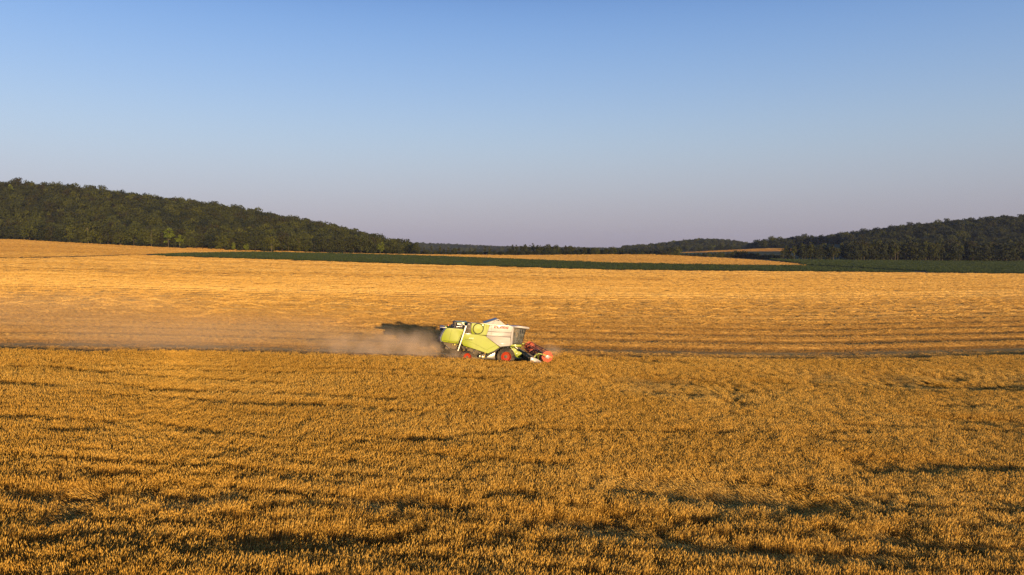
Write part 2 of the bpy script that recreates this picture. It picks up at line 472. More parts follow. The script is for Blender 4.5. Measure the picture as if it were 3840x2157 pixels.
def plant_material(name, stops, rough=.7, kr=.55, kt=0.0):
    t = NT(name, rough, .2)
    oi = t.n.new('ShaderNodeObjectInfo')
    at = t.n.new('ShaderNodeAttribute'); at.attribute_name = 'v'
    f = t.math('ADD', t.math('MULTIPLY', oi.outputs['Random'], kr), t.math('MULTIPLY', at.outputs['Fac'], 1 - kr - kt))
    if kt:
        tn = t.n.new('ShaderNodeAttribute'); tn.attribute_type = 'INSTANCER'; tn.attribute_name = 'tone'
        f = t.math('ADD', f, t.math('MULTIPLY', tn.outputs['Fac'], kt))
    t.color(t.ramp(f, stops))
    return t.m
WHEAT_EAR = plant_material('ripe wheat ears', [(0, (.42, .215, .03)), (.5, (.60, .34, .054)), (1, (.80, .52, .13))], kr=.25, kt=.3)
WHEAT_STEM = plant_material('wheat straw', [(0, (.23, .115, .016)), (.5, (.35, .185, .026)), (1, (.47, .27, .048))], kr=.3)
STUB = plant_material('cut stubble', [(0, (.27, .135, .026)), (.4, (.43, .235, .05)), (.7, (.57, .345, .085)), (1, (.74, .50, .16))], kr=.04, kt=.72)

def blades(segs):
    """segs: list of (p0, p1, w0, w1, sides, material index, v)"""
    V, Qd, Tr, mi_q, mi_t, vv = [], [], [], [], [], []
    for (p0, p1, w0, w1, sides, mi, v) in segs:
        p0 = Vector(p0); p1 = Vector(p1); d = (p1 - p0).normalized()
        a = d.orthogonal().normalized()
        a.rotate(Matrix.Rotation(rnd.uniform(0, 6.28), 3, d)); b = d.cross(a)
        n = len(V)
        if sides == 2:
            for p, w in ((p0, w0), (p1, w1)):
                V += [p - a * w / 2, p + a * w / 2]
            Qd.append((n, n + 1, n + 3, n + 2)); mi_q.append(mi); vv += [v] * 4
        else:      # spindle: an ear of grain
            pm = p0.lerp(p1, .4)
            V.append(p0)
            for k in range(sides):
                an = 6.2832 * k / sides
                V.append(pm + (a * math.cos(an) + b * math.sin(an)) * w0 / 2)
            V.append(p1)
            for k in range(sides):
                k2 = (k + 1) % sides
                Tr += [(n, n + 1 + k2, n + 1 + k), (n + 1 + k, n + 1 + k2, n + sides + 1)]; mi_t += [mi, mi]
            vv += [v] * (sides + 2)
    return V, Qd, Tr, mi_q, mi_t, vv
def blade_mesh(name, segs, mats):
    V, Qd, Tr, a, b, vv = blades(segs)
    me = mesh_np(name, [tuple(v) for v in V], Qd if Qd else None, Tr if Tr else None, False, a + b)
    me.attributes.new('v', 'FLOAT', 'POINT').data.foreach_set('value', np.array(vv[:len(me.vertices)], np.float32))
    for m in mats: me.materials.append(m)
    return me
def wheat_tuft(k, n=42, rad=.34, H=.83, lean=.10, droop=.5, flat=0.0):
    segs = []
    for i in range(n):
        r = rad * math.sqrt(rnd.random()); an = rnd.uniform(0, 6.283)
        x, y = r * math.cos(an), r * math.sin(an)
        h = H * rnd.uniform(.80, 1.08)
        lx = lean * rnd.gauss(1, .8) + flat * rnd.uniform(.7, 1.3) ; ly = rnd.gauss(0, .09 + flat * .25)
        hz = h * math.sqrt(max(.06, 1 - min(.9, flat * flat)))
        q = Vector((x + lx * h, y + ly * h, hz))
        m = Vector((x + lx * h * .35, y + ly * h * .35, hz * .55))
        v = rnd.random()
        segs.append(((x, y, 0), m, .011, .009, 2, 1, v * .6))
        segs.append((m, q, .010, .007, 2, 1, v))
        if i % 3 == 0:
            a2 = rnd.uniform(0, 6.283)
            segs.append((m, m + Vector((.16 * math.cos(a2), .16 * math.sin(a2), rnd.uniform(-.05, .12))), .018, .004, 2, 1, rnd.random()))
        dirv = Vector((lx + droop * rnd.uniform(0, .7), ly + rnd.gauss(0, .25), 1.0 - flat * .6)).normalized()
        L = rnd.uniform(.10, .15)
        segs.append((q, q + dirv * L, rnd.uniform(.021, .028), 0, 3, 0, rnd.random()))
    return blade_mesh('wheat_tuft', segs, [WHEAT_EAR, WHEAT_STEM])
TUFTS = variants('wheat_tuft', [wheat_tuft(k) for k in range(6)] + [wheat_tuft(k, 50, .32, .84, .1, .4, .55) for k in range(3)])

# ---- where the crop is low: wheel tracks and lodged patches, traced on the ground
TRACKS = [   # (pixel polyline, half width m, depth 0..1)
    ([(43, 1386), (505, 1389), (808, 1394), (1300, 1399), (1600, 1404), (1800, 1411), (2000, 1420)], .42, .9),
    ([(43, 1404), (500, 1405), (808, 1410), (950, 1414), (1300, 1417), (1650, 1429), (1860, 1431), (2058, 1434), (2310, 1440), (2420, 1444)], .42, .9),
    ([(1980, 1632), (2200, 1636), (2500, 1639), (2850, 1642), (3260, 1643)], .34, .8),
    ([(1330, 1978), (1600, 1981), (1830, 1982), (1960, 1990), (2010, 2003), (2050, 1976), (2420, 1978), (2800, 1958), (3300, 1944), (3900, 1936)], .28, .8),
    ([(0, 2052), (300, 2046), (700, 2052), (1000, 2044), (1330, 2034), (1700, 2032), (1880, 2026), (2050, 2010), (2400, 2010), (2700, 1992), (3000, 1972)], .30, .75),
    ([(0, 1998), (260, 1992), (520, 1984), (900, 1978), (1180, 1984)], .24, .6),
    ([(300, 2086), (640, 2084), (980, 2100), (1240, 2098)], .24, .6),
    ([(0, 1812), (260, 1806), (520, 1814), (900, 1812)], .24, .5),
    ([(1700, 2100), (2100, 2092), (2500, 2098), (2900, 2112)], .22, .5),
    ([(900, 2072), (1300, 2066), (1650, 2072), (1830, 2066), (2100, 2055), (2400, 2048), (2700, 2042), (3100, 2030), (3500, 2010), (3900, 1998)], .28, .8),
    ([(900, 1812), (1250, 1822), (1560, 1832), (1800, 1838)], .30, .45),
    ([(1500, 1676), (1700, 1664), (1900, 1640), (1990, 1610)], .35, .5),
]
LODGED = [  # (px, py, half width px, half depth px, depth, flattened)
    (205, 1905, 150, 13, .6, 1), (560, 1898, 230, 16, .7, 1), (1540, 1922, 140, 16, .7, 1), (2790, 1908, 340, 18, .7, 1),
    (2460, 1441, 75, 8, .8, 1), (2490, 1486, 60, 10, .9, 1), (2605, 1496, 52, 10, .9, 1), (2780, 1536, 60, 7, .5, 0), (2540, 1466, 190, 22, .12, 1), (3450, 1445, 330, 18, .10, 1), (2800, 1870, 380, 26, .10, 1), (2560, 1452, 80, 5, .7, 0),
    (3400, 1452, 120, 14, .55, 1), (3640, 1462, 180, 11, .55, 1), (3300, 1428, 110, 10, .4, 1), (3560, 1430, 70, 8, .7, 0),
    (3550, 2088, 300, 15, .65, 1), (2900, 2110, 350, 10, .6, 1), (230, 1965, 70, 16, .7, 1), (1000, 1940, 70, 10, .5, 0),
    (240, 1636, 80, 8, .45, 0), (760, 1652, 90, 7, .4, 0), (1930, 1895, 90, 14, .6, 0), (2260, 1950, 120, 12, .6, 0), (950, 1578, 120, 5, .4, 0),
    (1560, 1675, 160, 8, .45, 0), (1760, 1572, 60, 4, .4, 0), (380, 1808, 70, 12, .45, 0), (3300, 1800, 90, 12, .4, 0), (3700, 1780, 80, 10, .35, 0),
    (2250, 2026, 200, 8, .45, 1)]
def seg_dist(X, Y, pts):
    d = np.full(X.shape, 1e9)
    for (x0, y0), (x1, y1) in zip(pts[:-1], pts[1:]):
        dx, dy = x1 - x0, y1 - y0
        t = np.clip(((X - x0) * dx + (Y - y0) * dy) / (dx * dx + dy * dy), 0, 1)
        d = np.minimum(d, np.hypot(X - x0 - t * dx, Y - y0 - t * dy))
    return d
TR_W = []
for pts, hw, dp in TRACKS:
    q = []
    for (a, b), (c, d) in zip(pts[:-1], pts[1:]):
        for k in range(4): q.append((a + (c - a) * k / 4, b + (d - b) * k / 4))
    q.append(pts[-1])
    TR_W.append(([ground_at(x, y, .45) for x, y in q], hw, dp))
LG_W = []
for (px, py, wx, wy, dp, fl) in LODGED:
    c = ground_at(px, py, .4); a = ground_at(px, py - wy, .4); b = ground_at(px, py + wy, .4)
    LG_W.append((c[0], c[1], wx * c[1] / F, abs(a[1] - b[1]) / 2 * (1.15 if fl else 1.45), dp, fl))
def crop_state(X, Y):
    """height factor and flattening of the wheat"""
    wx = X + (vnoise(X, Y, 3.0, 41, 3) - .5) * 1.6; wy = Y + (vnoise(X, Y, 2.2, 43, 3) - .5) * np.clip(Y / 45, .5, 1.3) * 1.2
    st = vnoise(X * .22 + Y * .05, Y, 2.4, 51, 3)            # streaks across the slope
    hf = 1.0 - .40 * np.clip((.38 - st) / .12, 0, 1) * np.clip((Y - 30) / 14, .15, 1)
    st2 = vnoise(X * .10 - Y * .03, Y, 1.7, 57, 3)
    hf *= 1 - .12 * np.clip((.42 - st2) / .10, 0, 1) * np.clip((44 - Y) / 8, 0, 1)
    rip = np.sin(6.2832 * (Y + .012 * X + 1.6 * vnoise(X * .07, Y * .5, 4.5, 63, 2)) / 1.35)
    gate = np.clip((vnoise(X * .14, Y, 4, 64, 2) - .22) / .22, 0, 1)
    hf *= 1 + (.06 - .66 * np.clip((rip - .20) / .4, 0, 1)) * gate * np.clip((44 - Y) / 9, 0, 1)
    hf *= .93 + .14 * vnoise(X, Y, 1.4, 53, 2)
    fl = np.zeros_like(hf)
    for pts, hw, dp in TR_W:
        d = seg_dist(X + (wx - X) * .25, Y + (wy - Y) * .25, pts)
        hf *= 1 - dp * np.clip(1.3 - d / hw, 0, 1)
    for (cx, cy, ax, ay, dp, f) in LG_W:
        r = np.sqrt(((wx - cx) / ax) ** 2 + ((wy - cy) / max(ay, .5)) ** 2)
        k = np.clip(1.35 - r, 0, 1) ** .7
        hf *= 1 - dp * .85 * k
        if f: fl = np.maximum(fl, np.clip(2.0 - r, 0, 1))
    # ragged rims and stray stalks still standing in the hollows
    rag = vnoise(X, Y, .55, 59, 2)
    hf = np.where(hf < .8, hf + (rag - .42) * .55, hf)
    return np.clip(hf, .16, 1.15), fl
def in_frame(X, Y, m=.06):
    return np.abs(X / np.maximum(Y, 1)) < .662 + m
def jitter_grid(x0, x1, y0, y1, d):
    gx, gy = np.meshgrid(np.arange(x0, x1, d), np.arange(y0, y1, d))
    gx = gx + rng.uniform(-.5, .5, gx.shape) * d; gy = gy + rng.uniform(-.5, .5, gy.shape) * d
    return gx.ravel(), gy.ravel()
def plant_wheat():
    out = []
    for (y0, y1, d) in ((14, 42, .35), (42, 64, .37), (64, 112, .38)):
        X, Y = jitter_grid(-88, 88, y0, y1, d); out.append((X, Y))
    X = np.concatenate([o[0] for o in out]); Y = np.concatenate([o[1] for o in out])
    s = cross(X, Y); t = along(X, Y)
    wig = (vnoise(t, t * 0, 1.5, 77, 3) - .5) * .2
    keep = (s < np.where(t > T_HEADER, PASS, 0.0) - .25 + wig) & (np.abs(X) < .662 * Y + 15)
    X, Y = X[keep], Y[keep]
    hf, fl = crop_state(X, Y)
    n = len(X)
    keep = rng.random(n) < np.clip(hf * 1.6, .35, 1)
    X, Y, hf, fl = X[keep], Y[keep], hf[keep], fl[keep]; n = len(X)
    lod = rng.random(n) < fl * 1.3
    yaw = np.where(lod, 2.6 + (vnoise(X, Y, 3.2, 61, 2) - .5) * 3.2, (vnoise(X, Y, 5.0, 62) - .5) * 2.6 + rng.normal(0, .5, n))
    idx = np.where(lod, rng.integers(6, 9, n), rng.integers(0, 6, n))
    hz = np.where(lod, .16 + .80 * hf * rng.uniform(.85, 1.12, n), hf)
    sc = rng.uniform(.92, 1.12, n)
    scl = np.stack([sc, sc, hz * rng.uniform(.90, 1.10, n)], -1)
    rot = np.stack([rng.normal(0, .07, n), rng.normal(0, .07, n), yaw], -1)
    P = np.stack([X, Y, tz(X, Y)], -1)
    tone = np.clip(.5 + (vnoise(X * .3, Y, 6, 71, 3) - .5) * 1.3 + .35 * fl, 0, 1)
    return P, rot, scl, idx, tone
P, rot, scl, idx, tone = plant_wheat()
scatter('standing_wheat', P, rot, scl, idx, TUFTS, 'ripe golden standing wheat filling the foreground field', 'wheat', tone)

def stub_tuft(k, half=.5, n=34, straws=18, w=.026, h0=.05, h1=.12, v0=0.0, v1=.55):
    segs = []
    for i in range(n):
        x = rnd.uniform(-half, half); y = rnd.uniform(-half, half)
        y = round(y / .15) * .15 + rnd.gauss(0, .02)
        h = rnd.uniform(h0, h1)
        segs.append(((x, y, 0), (x + rnd.gauss(0, .03), y + rnd.gauss(0, .03), h), w, w * .8, 2, 0, rnd.uniform(v0, v1)))
    for i in range(straws):
        x, y = rnd.uniform(-half, half), rnd.uniform(-half, half); a = rnd.uniform(0, 6.283); L = rnd.uniform(.15, .4) * (w / .026)
        z = rnd.uniform(.3, .9) * h1
        segs.append(((x, y, z), (x + L * math.cos(a), y + L * math.sin(a), z + rnd.uniform(-.03, .10)), w * .9, w * .6, 2, 0, rnd.uniform(max(.35, v0), max(.75, v1))))
    return blade_mesh('stubble_tuft', segs, [STUB])
# 0-4 stubble, 5-7 loose straw of a swath, 8-11 wide patches for the far rows, 12-14 wide pale patches
STUBS = variants('stubble_tuft', [stub_tuft(k) for k in range(5)] + [stub_tuft(k, .5, 8, 46, .026, .08, .2, .6, 1) for k in range(3)] +
    [stub_tuft(k, 1.1, 44, 14, .075, .09, .19) for k in range(4)] + [stub_tuft(k, 1.0, 14, 36, .07, .10, .20, .6, 1) for k in range(3)])
def row_phase(s, t):
    """place inside a pass, its number, and how strong its swath is just here"""
    wob = (vnoise(t, np.zeros_like(t) + np.floor(s / PASS) * 31.7, 26, 5, 3) - .5) * 1.1
    a = s + wob
    return np.mod(a, PASS), np.floor(a / PASS)
def plant_stubble():
    S_, T_, K_ = [], [], []
    for (s0, s1, d, lim, kind) in ((0, 50, .5, 150, 0), (50, 110, .66, 210, 0), (30, 190, 1.05, 300, 1), (190, 480, 1.6, 560, 1)):
        a, b = jitter_grid(s0, s1, -lim, lim, d); S_.append(a); T_.append(b); K_.append(np.full(len(a), kind))
    s = np.concatenate(S_); t = np.concatenate(T_); kind = np.concatenate(K_)
    X, Y = rows_xy(s, t)
    px, py = proj(X, Y, tz(X, Y))
    keep = (np.abs(X) < .662 * Y + 16) & (Y > 40) & (Y < 470) & (py > curve(px, C_FAR) + .5) & ~((t > T_HEADER - .2) & (s < PASS))
    X, Y, s, t, kind = X[keep], Y[keep], s[keep], t[keep], kind[keep]; n = len(X)
    ph, no = row_phase(s, t)
    se = s - PASS * (t > T_HEADER)
    mid = PASS * .70
    ridge = np.where(se < PASS + 1.5, .12, 1.0) * np.exp(-(np.abs(ph - mid) / .62) ** 3) * (.80 + .35 * vnoise(t, no * 57.0, 14, 21, 3))
    rut = np.exp(-((np.abs(ph - mid) - 1.5) / .3) ** 2)
    gap = 1.1 * np.exp(-((ph - 1.5) / .8) ** 2) + .6 * np.exp(-((ph - 3.6) / .4) ** 2) + .85 * ((se > 6.4) & (se < 9.0)) * (vnoise(t, t * 0, 3.0, 97, 2) > .25)                      # stubble cleared in strips, shaped so that the shadow lines show dark
    lip = (np.abs(ph - .3) < .30) & (vnoise(t, no * 13.0, 9, 31, 3) > .62) & (s > 60)
    keep = rng.random(n) > np.clip(rut * .8 + gap * np.where(kind == 0, .95, .8), 0, 1)
    keep &= (rng.random(n) < np.where(kind == 0, np.clip((115 - s) / 65, 0, 1), np.clip((s - 30) / 80, 0, 1)))
    X, Y, ridge, kind, lip, no, t, s, ph_ = [q[keep] for q in (X, Y, ridge, kind, lip, no, t, s, ph)]; n = len(X)
    z = tz(X, Y) + .04 + .34 * ridge * np.where(s > 120, .6, 1)
    sw = np.exp(-((ph_ - mid) / 1.15) ** 2) * (.75 + .5 * vnoise(t, no * 57.0, 22, 21, 2))
    fine = .5 + .5 * np.sin(ph_ * 6.2832 / PASS * 3 + no)                  # marks of the header inside a pass
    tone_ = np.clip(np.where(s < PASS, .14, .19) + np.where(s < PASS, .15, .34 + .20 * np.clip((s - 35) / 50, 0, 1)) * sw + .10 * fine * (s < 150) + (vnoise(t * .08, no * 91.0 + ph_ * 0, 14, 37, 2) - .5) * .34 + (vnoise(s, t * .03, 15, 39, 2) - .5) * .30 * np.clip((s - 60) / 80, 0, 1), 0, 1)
    pale = (sw > .42 + .12 * rng.random(n)) & ((s > PASS) | (rng.random(n) < .3))
    idx = np.where(kind == 0, np.where(pale, rng.integers(5, 8, n), rng.integers(0, 5, n)), np.where(pale, rng.integers(12, 15, n), rng.integers(8, 12, n)))
    sc = rng.uniform(.9, 1.25, n)
    fx = np.where(s > 190, 1.7, 1.0)
    hgt = .72 + np.where(s > 90, .08, .22) * vnoise(X, Y, 1.6, 91, 2) + .35 * ridge
    hgt = np.where(lip, np.where(kind == 0, 3.4, 2.2) * np.clip(1.15 - s / 150, .45, 1), hgt)
    scl = np.stack([sc * fx, sc * fx * np.where(kind == 0, 1, .42), sc * hgt], -1)
    tl = np.where(s > 90, .03, .09)
    rot = np.stack([rng.normal(0, 1, n) * tl, rng.normal(0, 1, n) * tl, R(HEAD) + rng.normal(0, .03, n)], -1)
    return np.stack([X, Y, z], -1), rot, scl, idx, tone_
P, rot, scl, idx, tone = plant_stubble()
scatter('stubble', P, rot, scl, idx, STUBS, 'short cut stubble and loose straw in long rows behind the harvester', 'stubble', tone)
def plant_straw_fields():
    """stubble of the two pale fields beyond the dark row crop"""
    X, Y = jitter_grid(-520, 260, 330, 640, 2.1)
    px, py = proj(X, Y, tz(X, Y))
    a = (px < 985) & (py < curve(px, C_UP) - .5) & (py > curve(px, C_WOODL))
    b = (px > 700) & (px < 3010) & (py < curve(px, C_STRIP) + .3) & (Y < curve(px, [(700, 625), (1560, 625), (2880, 560), (3010, 520)]))
    k = (a | b) & in_frame(X, Y, .05)
    X, Y = X[k], Y[k]; n = len(X)
    ph = np.mod(Y - X * .12 + 3 * vnoise(X, Y, 60, 3), 9.0)
    pale = rng.random(n) < .25 + .5 * (ph < 3)
    sc = rng.uniform(1.5, 2.1, n)
    scl = np.stack([sc, sc * .8, rng.uniform(.8, 1.5, n)], -1)
    rot = np.stack([rng.normal(0, .08, n), rng.normal(0, .08, n), rng.normal(.1, .2, n)], -1)
    tone = .48 + .16 * (ph < 3.5) + (vnoise(X * .2, Y, 25, 66, 2) - .5) * .35
    return np.stack([X, Y, tz(X, Y) + .08], -1), rot, scl, np.where(pale, rng.integers(12, 15, n), rng.integers(8, 12, n)), tone
P, rot, scl, idx, tone = plant_straw_fields()
scatter('stubble', P, rot, scl, idx, STUBS, 'pale stubble of the far fields beyond the dark green row crop', 'stubble', tone)

# ------------------------------------------------------------------ leaves of the dark row crop
CROPLEAF = plant_material('row crop leaves', [(0, (.024, .038, .009)), (.5, (.040, .060, .013)), (1, (.066, .090, .020))], rough=.55)
def crop_clump(k):
    V, Qd, vv = [], [], []
    for i in range(70):
        x, y = rnd.uniform(-1.2, 1.2), rnd.uniform(-1.2, 1.2); z = rnd.uniform(.15, .85); L = rnd.uniform(.16, .30); a = rnd.uniform(0, 6.283); t = rnd.uniform(-.2, 1.2)
        d = Vector((math.cos(a) * math.cos(t), math.sin(a) * math.cos(t), math.sin(t))); sd = d.cross(Vector((rnd.gauss(0, 1), rnd.gauss(0, 1), rnd.gauss(0, 1)))).normalized() * L * .5
        p = Vector((x, y, z)); n = len(V)
        V += [p - sd * .6, p + d * L * .5 - sd, p + d * L, p + d * L * .5 + sd]; Qd.append((n, n + 1, n + 2, n + 3)); vv += [rnd.random()] * 4
    me = mesh_np('crop_clump', [tuple(v) for v in V], Qd)
    me.attributes.new('v', 'FLOAT', 'POINT').data.foreach_set('value', np.array(vv, np.float32)); me.materials.append(CROPLEAF); return me
CROPS = variants('crop_clump', [crop_clump(k) for k in range(4)])
def plant_crop():
    X, Y = jitter_grid(-260, 440, 395, 640, 1.5)
    px, py = proj(X, Y, tz(X, Y))
    a = (px > 500) & (px <= 3420) & (py < curve(px, C_FAR) - 1.0) & (py > curve(px, C_STRIP) + 1.5)
    tr_ = curve(px, [(2700, 950), (2880, 975), (3007, 996), (3215, 1007), (3400, 1018), (3480, 1021)])
    b = (px > 2860) & (py < curve(px, C_FAR) - 1.0) & (((px < 3480) & (py < tr_ - 2.0)) | (px >= 3480)) & ~((px < 3010) & (Y < curve(px, [(2860, 585), (2880, 572), (3010, 532)])))
    k = (a | b) & in_frame(X, Y, .04)
    X, Y = X[k], Y[k]; n = len(X)
    s = rng.uniform(.8, 1.2, n)
    scl = np.stack([s, s, s * rng.uniform(.8, 1.3, n)], -1)
    rot = np.stack([np.zeros(n), np.zeros(n), rng.uniform(0, 6.28, n)], -1)
    return np.stack([X, Y, tz(X, Y)], -1), rot, scl, rng.integers(0, 4, n)
P, rot, scl, idx = plant_crop()
scatter('row_crop', P, rot, scl, idx, CROPS, 'low dark green leafy crop in the strip and the field at the right', 'crop')

def plant_far_field():
    X, Y = jitter_grid(150, 480, 895, 1125, 3.6)
    px, py = proj(X, Y, tz(X, Y))
    k = (px > 2540) & (px < 3120) & (py < curve(px, [(2540, 950), (2700, 945), (2880, 943), (3120, 940)])) & (py > curve(px, [(2540, 948), (2760, 937), (2880, 932), (3120, 932)]))
    X, Y = X[k], Y[k]; n = len(X)
    pale = (vnoise(X * .3, Y, 30, 8) > .62)
    tone = .12 + .3 * vnoise(X * .3, Y, 22, 9)
    sc = rng.uniform(2.4, 3.2, n)
    return np.stack([X, Y, tz(X, Y)], -1), np.stack([np.zeros(n), np.zeros(n), rng.normal(.1, .2, n)], -1), np.stack([sc, sc, sc * .55], -1), np.where(pale, rng.integers(12, 15, n), rng.integers(8, 12, n)), tone
P, rot, scl, idx, tone = plant_far_field()
scatter('stubble', P, rot, scl, idx, STUBS, 'tan stubble of the sloping field in the valley far behind', 'stubble', tone)
# ------------------------------------------------------------------ trees
def leaf_material(name, stops, rough=.75):
    t = NT(name, rough, .18)
    oi = t.n.new('ShaderNodeObjectInfo'); at = t.n.new('ShaderNodeAttribute'); at.attribute_name = 'v'
    f = t.math('ADD', t.math('MULTIPLY', oi.outputs['Random'], .62), t.math('MULTIPLY', at.outputs['Fac'], .38))
    t.color(t.ramp(f, stops))
    return t.m
def bark_material(name, c0, c1):
    t = NT(name, .9, .1); a = t.noise(t.mapping(t.coord(), (3, 3, .6)), 2.0, 4)
    t.color(t.ramp(a, [(.35, c0), (.65, c1)])); t.bump(a, .03, .6); return t.m
LEAF = leaf_material('broadleaf foliage', [(0, (.036, .026, .008)), (.3, (.030, .033, .008)), (.6, (.042, .048, .010)), (.85, (.058, .066, .011)), (1, (.092, .092, .014))])
LEAF_Y = leaf_material('yellow green foliage', [(0, (.075, .098, .006)), (1, (.135, .155, .010))])
LEAF_O = leaf_material('olive foliage', [(0, (.045, .050, .008)), (1, (.080, .084, .012))])
LEAF_D = leaf_material('dark foliage', [(0, (.014, .018, .007)), (.5, (.022, .028, .009)), (1, (.036, .040, .012))])
BARK = bark_material('dark bark', (.05, .04, .03), (.10, .08, .055))
BARK_P = bark_material('pale bark', (.11, .09, .065), (.20, .17, .125))

def crown_mesh(seed, W, H, z0, clumps=16, leaves=34, leaf=.75, shape='round', mats=(LEAF,)):
    """leaf sized faces in clumps spread through the volume of a crown"""
    g = np.random.default_rng(seed)
    cc, cr = [], []
    for k in range(clumps):
        while True:
            p = g.uniform(-1, 1, 3)
            r = np.linalg.norm(p)
            if .25 < r < 1: break
        if shape == 'column': p[0] *= .8; p[1] *= .8
        if shape == 'skirt' and p[2] < 0: p[:2] *= 1.15
        q = np.array([p[0] * W / 2 * .74, p[1] * W / 2 * .74, z0 + (H - z0) * (.5 + .42 * p[2])])
        cc.append(q); cr.append(W * g.uniform(.13, .24) * (1.0 if p[2] < .5 else .85))
    cc = np.array(cc); cr = np.array(cr)
    n = clumps * leaves
    ci = np.repeat(np.arange(clumps), leaves)
    d = g.normal(size=(n, 3)); d /= np.linalg.norm(d, axis=1)[:, None]
    rad = cr[ci] * (.55 + .55 * g.random(n) ** .5)
    c = cc[ci] + d * rad[:, None] * np.array([1, 1, .78])
    nn = d + g.normal(size=(n, 3)) * .55; nn /= np.linalg.norm(nn, axis=1)[:, None]
    a = np.cross(nn, g.normal(size=(n, 3))); a /= np.linalg.norm(a, axis=1)[:, None]
    b = np.cross(nn, a)
    s = leaf * g.uniform(.6, 1.35, n)[:, None] * .5
    V = np.stack([c - a * s - b * s * .8, c + a * s - b * s * .5, c + a * s * .7 + b * s, c - a * s * .9 + b * s * .8], 1).reshape(-1, 3)
    me = mesh_np('crown', V, np.arange(4 * n).reshape(-1, 4), smooth=False)
    cv = g.random(clumps)
    v = np.repeat(np.clip(cv[ci] * .7 + g.random(n) * .3, 0, 1), 4)
    me.attributes.new('v', 'FLOAT', 'POINT').data.foreach_set('value', v.astype(np.float32))
    for m in mats: me.materials.append(m)
    return me
def trunk_mesh(seed, H, r0, mat, limbs=6, spread=.3):
    g = random.Random(seed)
    V, Fc = [], []
    def limb(p, q, ra, rb, n=6, bend=.04):
        rings = 5; base = len(V); p = Vector(p); q = Vector(q); d = (q - p).normalized()
        a = d.orthogonal().normalized(); b = d.cross(a); L = (q - p).length
        for i in range(rings):
            f = i / (rings - 1); c = p.lerp(q, f) + (a * math.sin(f * 3.1) * bend * L)
            r = ra + (rb - ra) * f
            for k in range(n):
                an = 6.2832 * k / n; V.append(c + (a * math.cos(an) + b * math.sin(an)) * r)
        for i in range(rings - 1):
            for k in range(n):
                k2 = (k + 1) % n
                Fc.append((base + i * n + k, base + i * n + k2, base + (i + 1) * n + k2, base + (i + 1) * n + k))
    limb((0, 0, -.4), (g.uniform(-.3, .3), g.uniform(-.3, .3), H * .82), r0, r0 * .25)
    for i in range(limbs):
        z = H * g.uniform(.3, .7); an = g.uniform(0, 6.283); L = H * spread * g.uniform(.5, 1)
        limb((0, 0, z), (L * math.cos(an), L * math.sin(an), z + L * g.uniform(.5, 1.2)), r0 * .4, r0 * .12, 5)
    me = mesh_np('trunk', [tuple(v) for v in V], Fc, smooth=True); me.materials.append(mat); return me

KINDS = {}
def kind(key, name, crown_args, trunk_args, n=3):
    KINDS[key] = [(crown_mesh(1000 + 37 * len(KINDS) + 7 * k, *crown_args[0], **crown_args[1]), trunk_mesh(50 + k + len(KINDS) * 9, *trunk_args)) for k in range(n)], name
kind('round', 'broadleaf_tree', ((13, 15, .8), dict(clumps=26, leaves=34, leaf=.85, shape='skirt')), (15, .28, BARK), 5)
kind('dark', 'broadleaf_tree', ((13, 13, .3), dict(clumps=26, leaves=34, leaf=.85, shape='skirt', mats=(LEAF_D,))), (13, .3, BARK), 4)
kind('olive', 'broadleaf_tree', ((13, 15.5, 1.2), dict(clumps=26, leaves=34, leaf=.85, mats=(LEAF_O,))), (15.5, .26, BARK_P), 3)
kind('yellow', 'broadleaf_tree', ((8.5, 15, 1.6), dict(clumps=18, leaves=32, leaf=.75, mats=(LEAF_Y,))), (15, .2, BARK_P), 3)
kind('slender', 'slender_tree', ((7.2, 18, 3.2), dict(clumps=22, leaves=28, leaf=.75, shape='column', mats=(LEAF,))), (18, .24, BARK_P, 9, .16), 4)
kind('bush', 'bush', ((7, 5, .0), dict(clumps=12, leaves=30, leaf=.6, shape='skirt', mats=(LEAF_D,))), (4, .12, BARK), 3)
kind('conifer', 'conifer', ((5.5, 15, .8), dict(clumps=18, leaves=30, leaf=.6, shape='column', mats=(LEAF_D,))), (15, .2, BARK), 2)

def place_tree(key, x, y, s, label, group=None, cat='tree', sz=None, dz=0.0):
    ms, nm = KINDS[key]
    cr, tk = ms[rnd.randrange(len(ms))]
    root = empty(nm, (x, y, tz1(x, y) - .15 + dz), (0, 0, rnd.uniform(0, 6.283)))
    root.scale = (s, s, sz or s * rnd.uniform(.92, 1.08))
    tag(root, label, cat, group)
    link(bpy.data.objects.new('crown', cr), root); link(bpy.data.objects.new('trunk', tk), root)
    return root
def px_tree(key, px, Y, s, label, group=None, cat='tree', sz=None):
    return place_tree(key, (px - 1920) / F * Y, Y, s, label, group, cat, sz)

# ---- foot of the wooded hill on the left: two staggered rows following the field edge
G_L = 'trees along the foot of the wooded hill on the left'
edge_pts = []
for px in np.arange(20, 1570, 1.0):
    py = float(curve(px, C_WOODL)); x, y = ground_at(px, py + .3, 0, 520, 700); edge_pts.append((x, y))
special = {335: ('olive', 1.15, 'broad olive tree with pale bare trunk at the left end of the wood edge'),
           115: ('round', 1.0, 'green tree with thin pale trunk beside the field at the far left'),
           455: ('olive', .8, 'small olive tree at the wood edge to the left of the bright yellow green ones'),
           570: ('olive', 1.1, 'large rounded olive yellow tree in the middle of the left wood edge'),
           636: ('yellow', 1.15, 'brightest yellow green tree of the left wood edge, tall and narrow'),
           676: ('yellow', .82, 'smaller yellow green tree just right of the brightest one'),
           880: ('yellow', .62, 'little bright green tree with a thin trunk standing clear of the left wood'),
           925: ('yellow', .5, 'low yellow green tree between the dark trees where the dark crop begins'),
           1020: ('olive', .95, 'olive tree with a rounded top halfway along the dark crop strip'),
           1428: ('yellow', .75, 'lone bright green tree near the right end of the left wood edge')}
last = None; k = 0
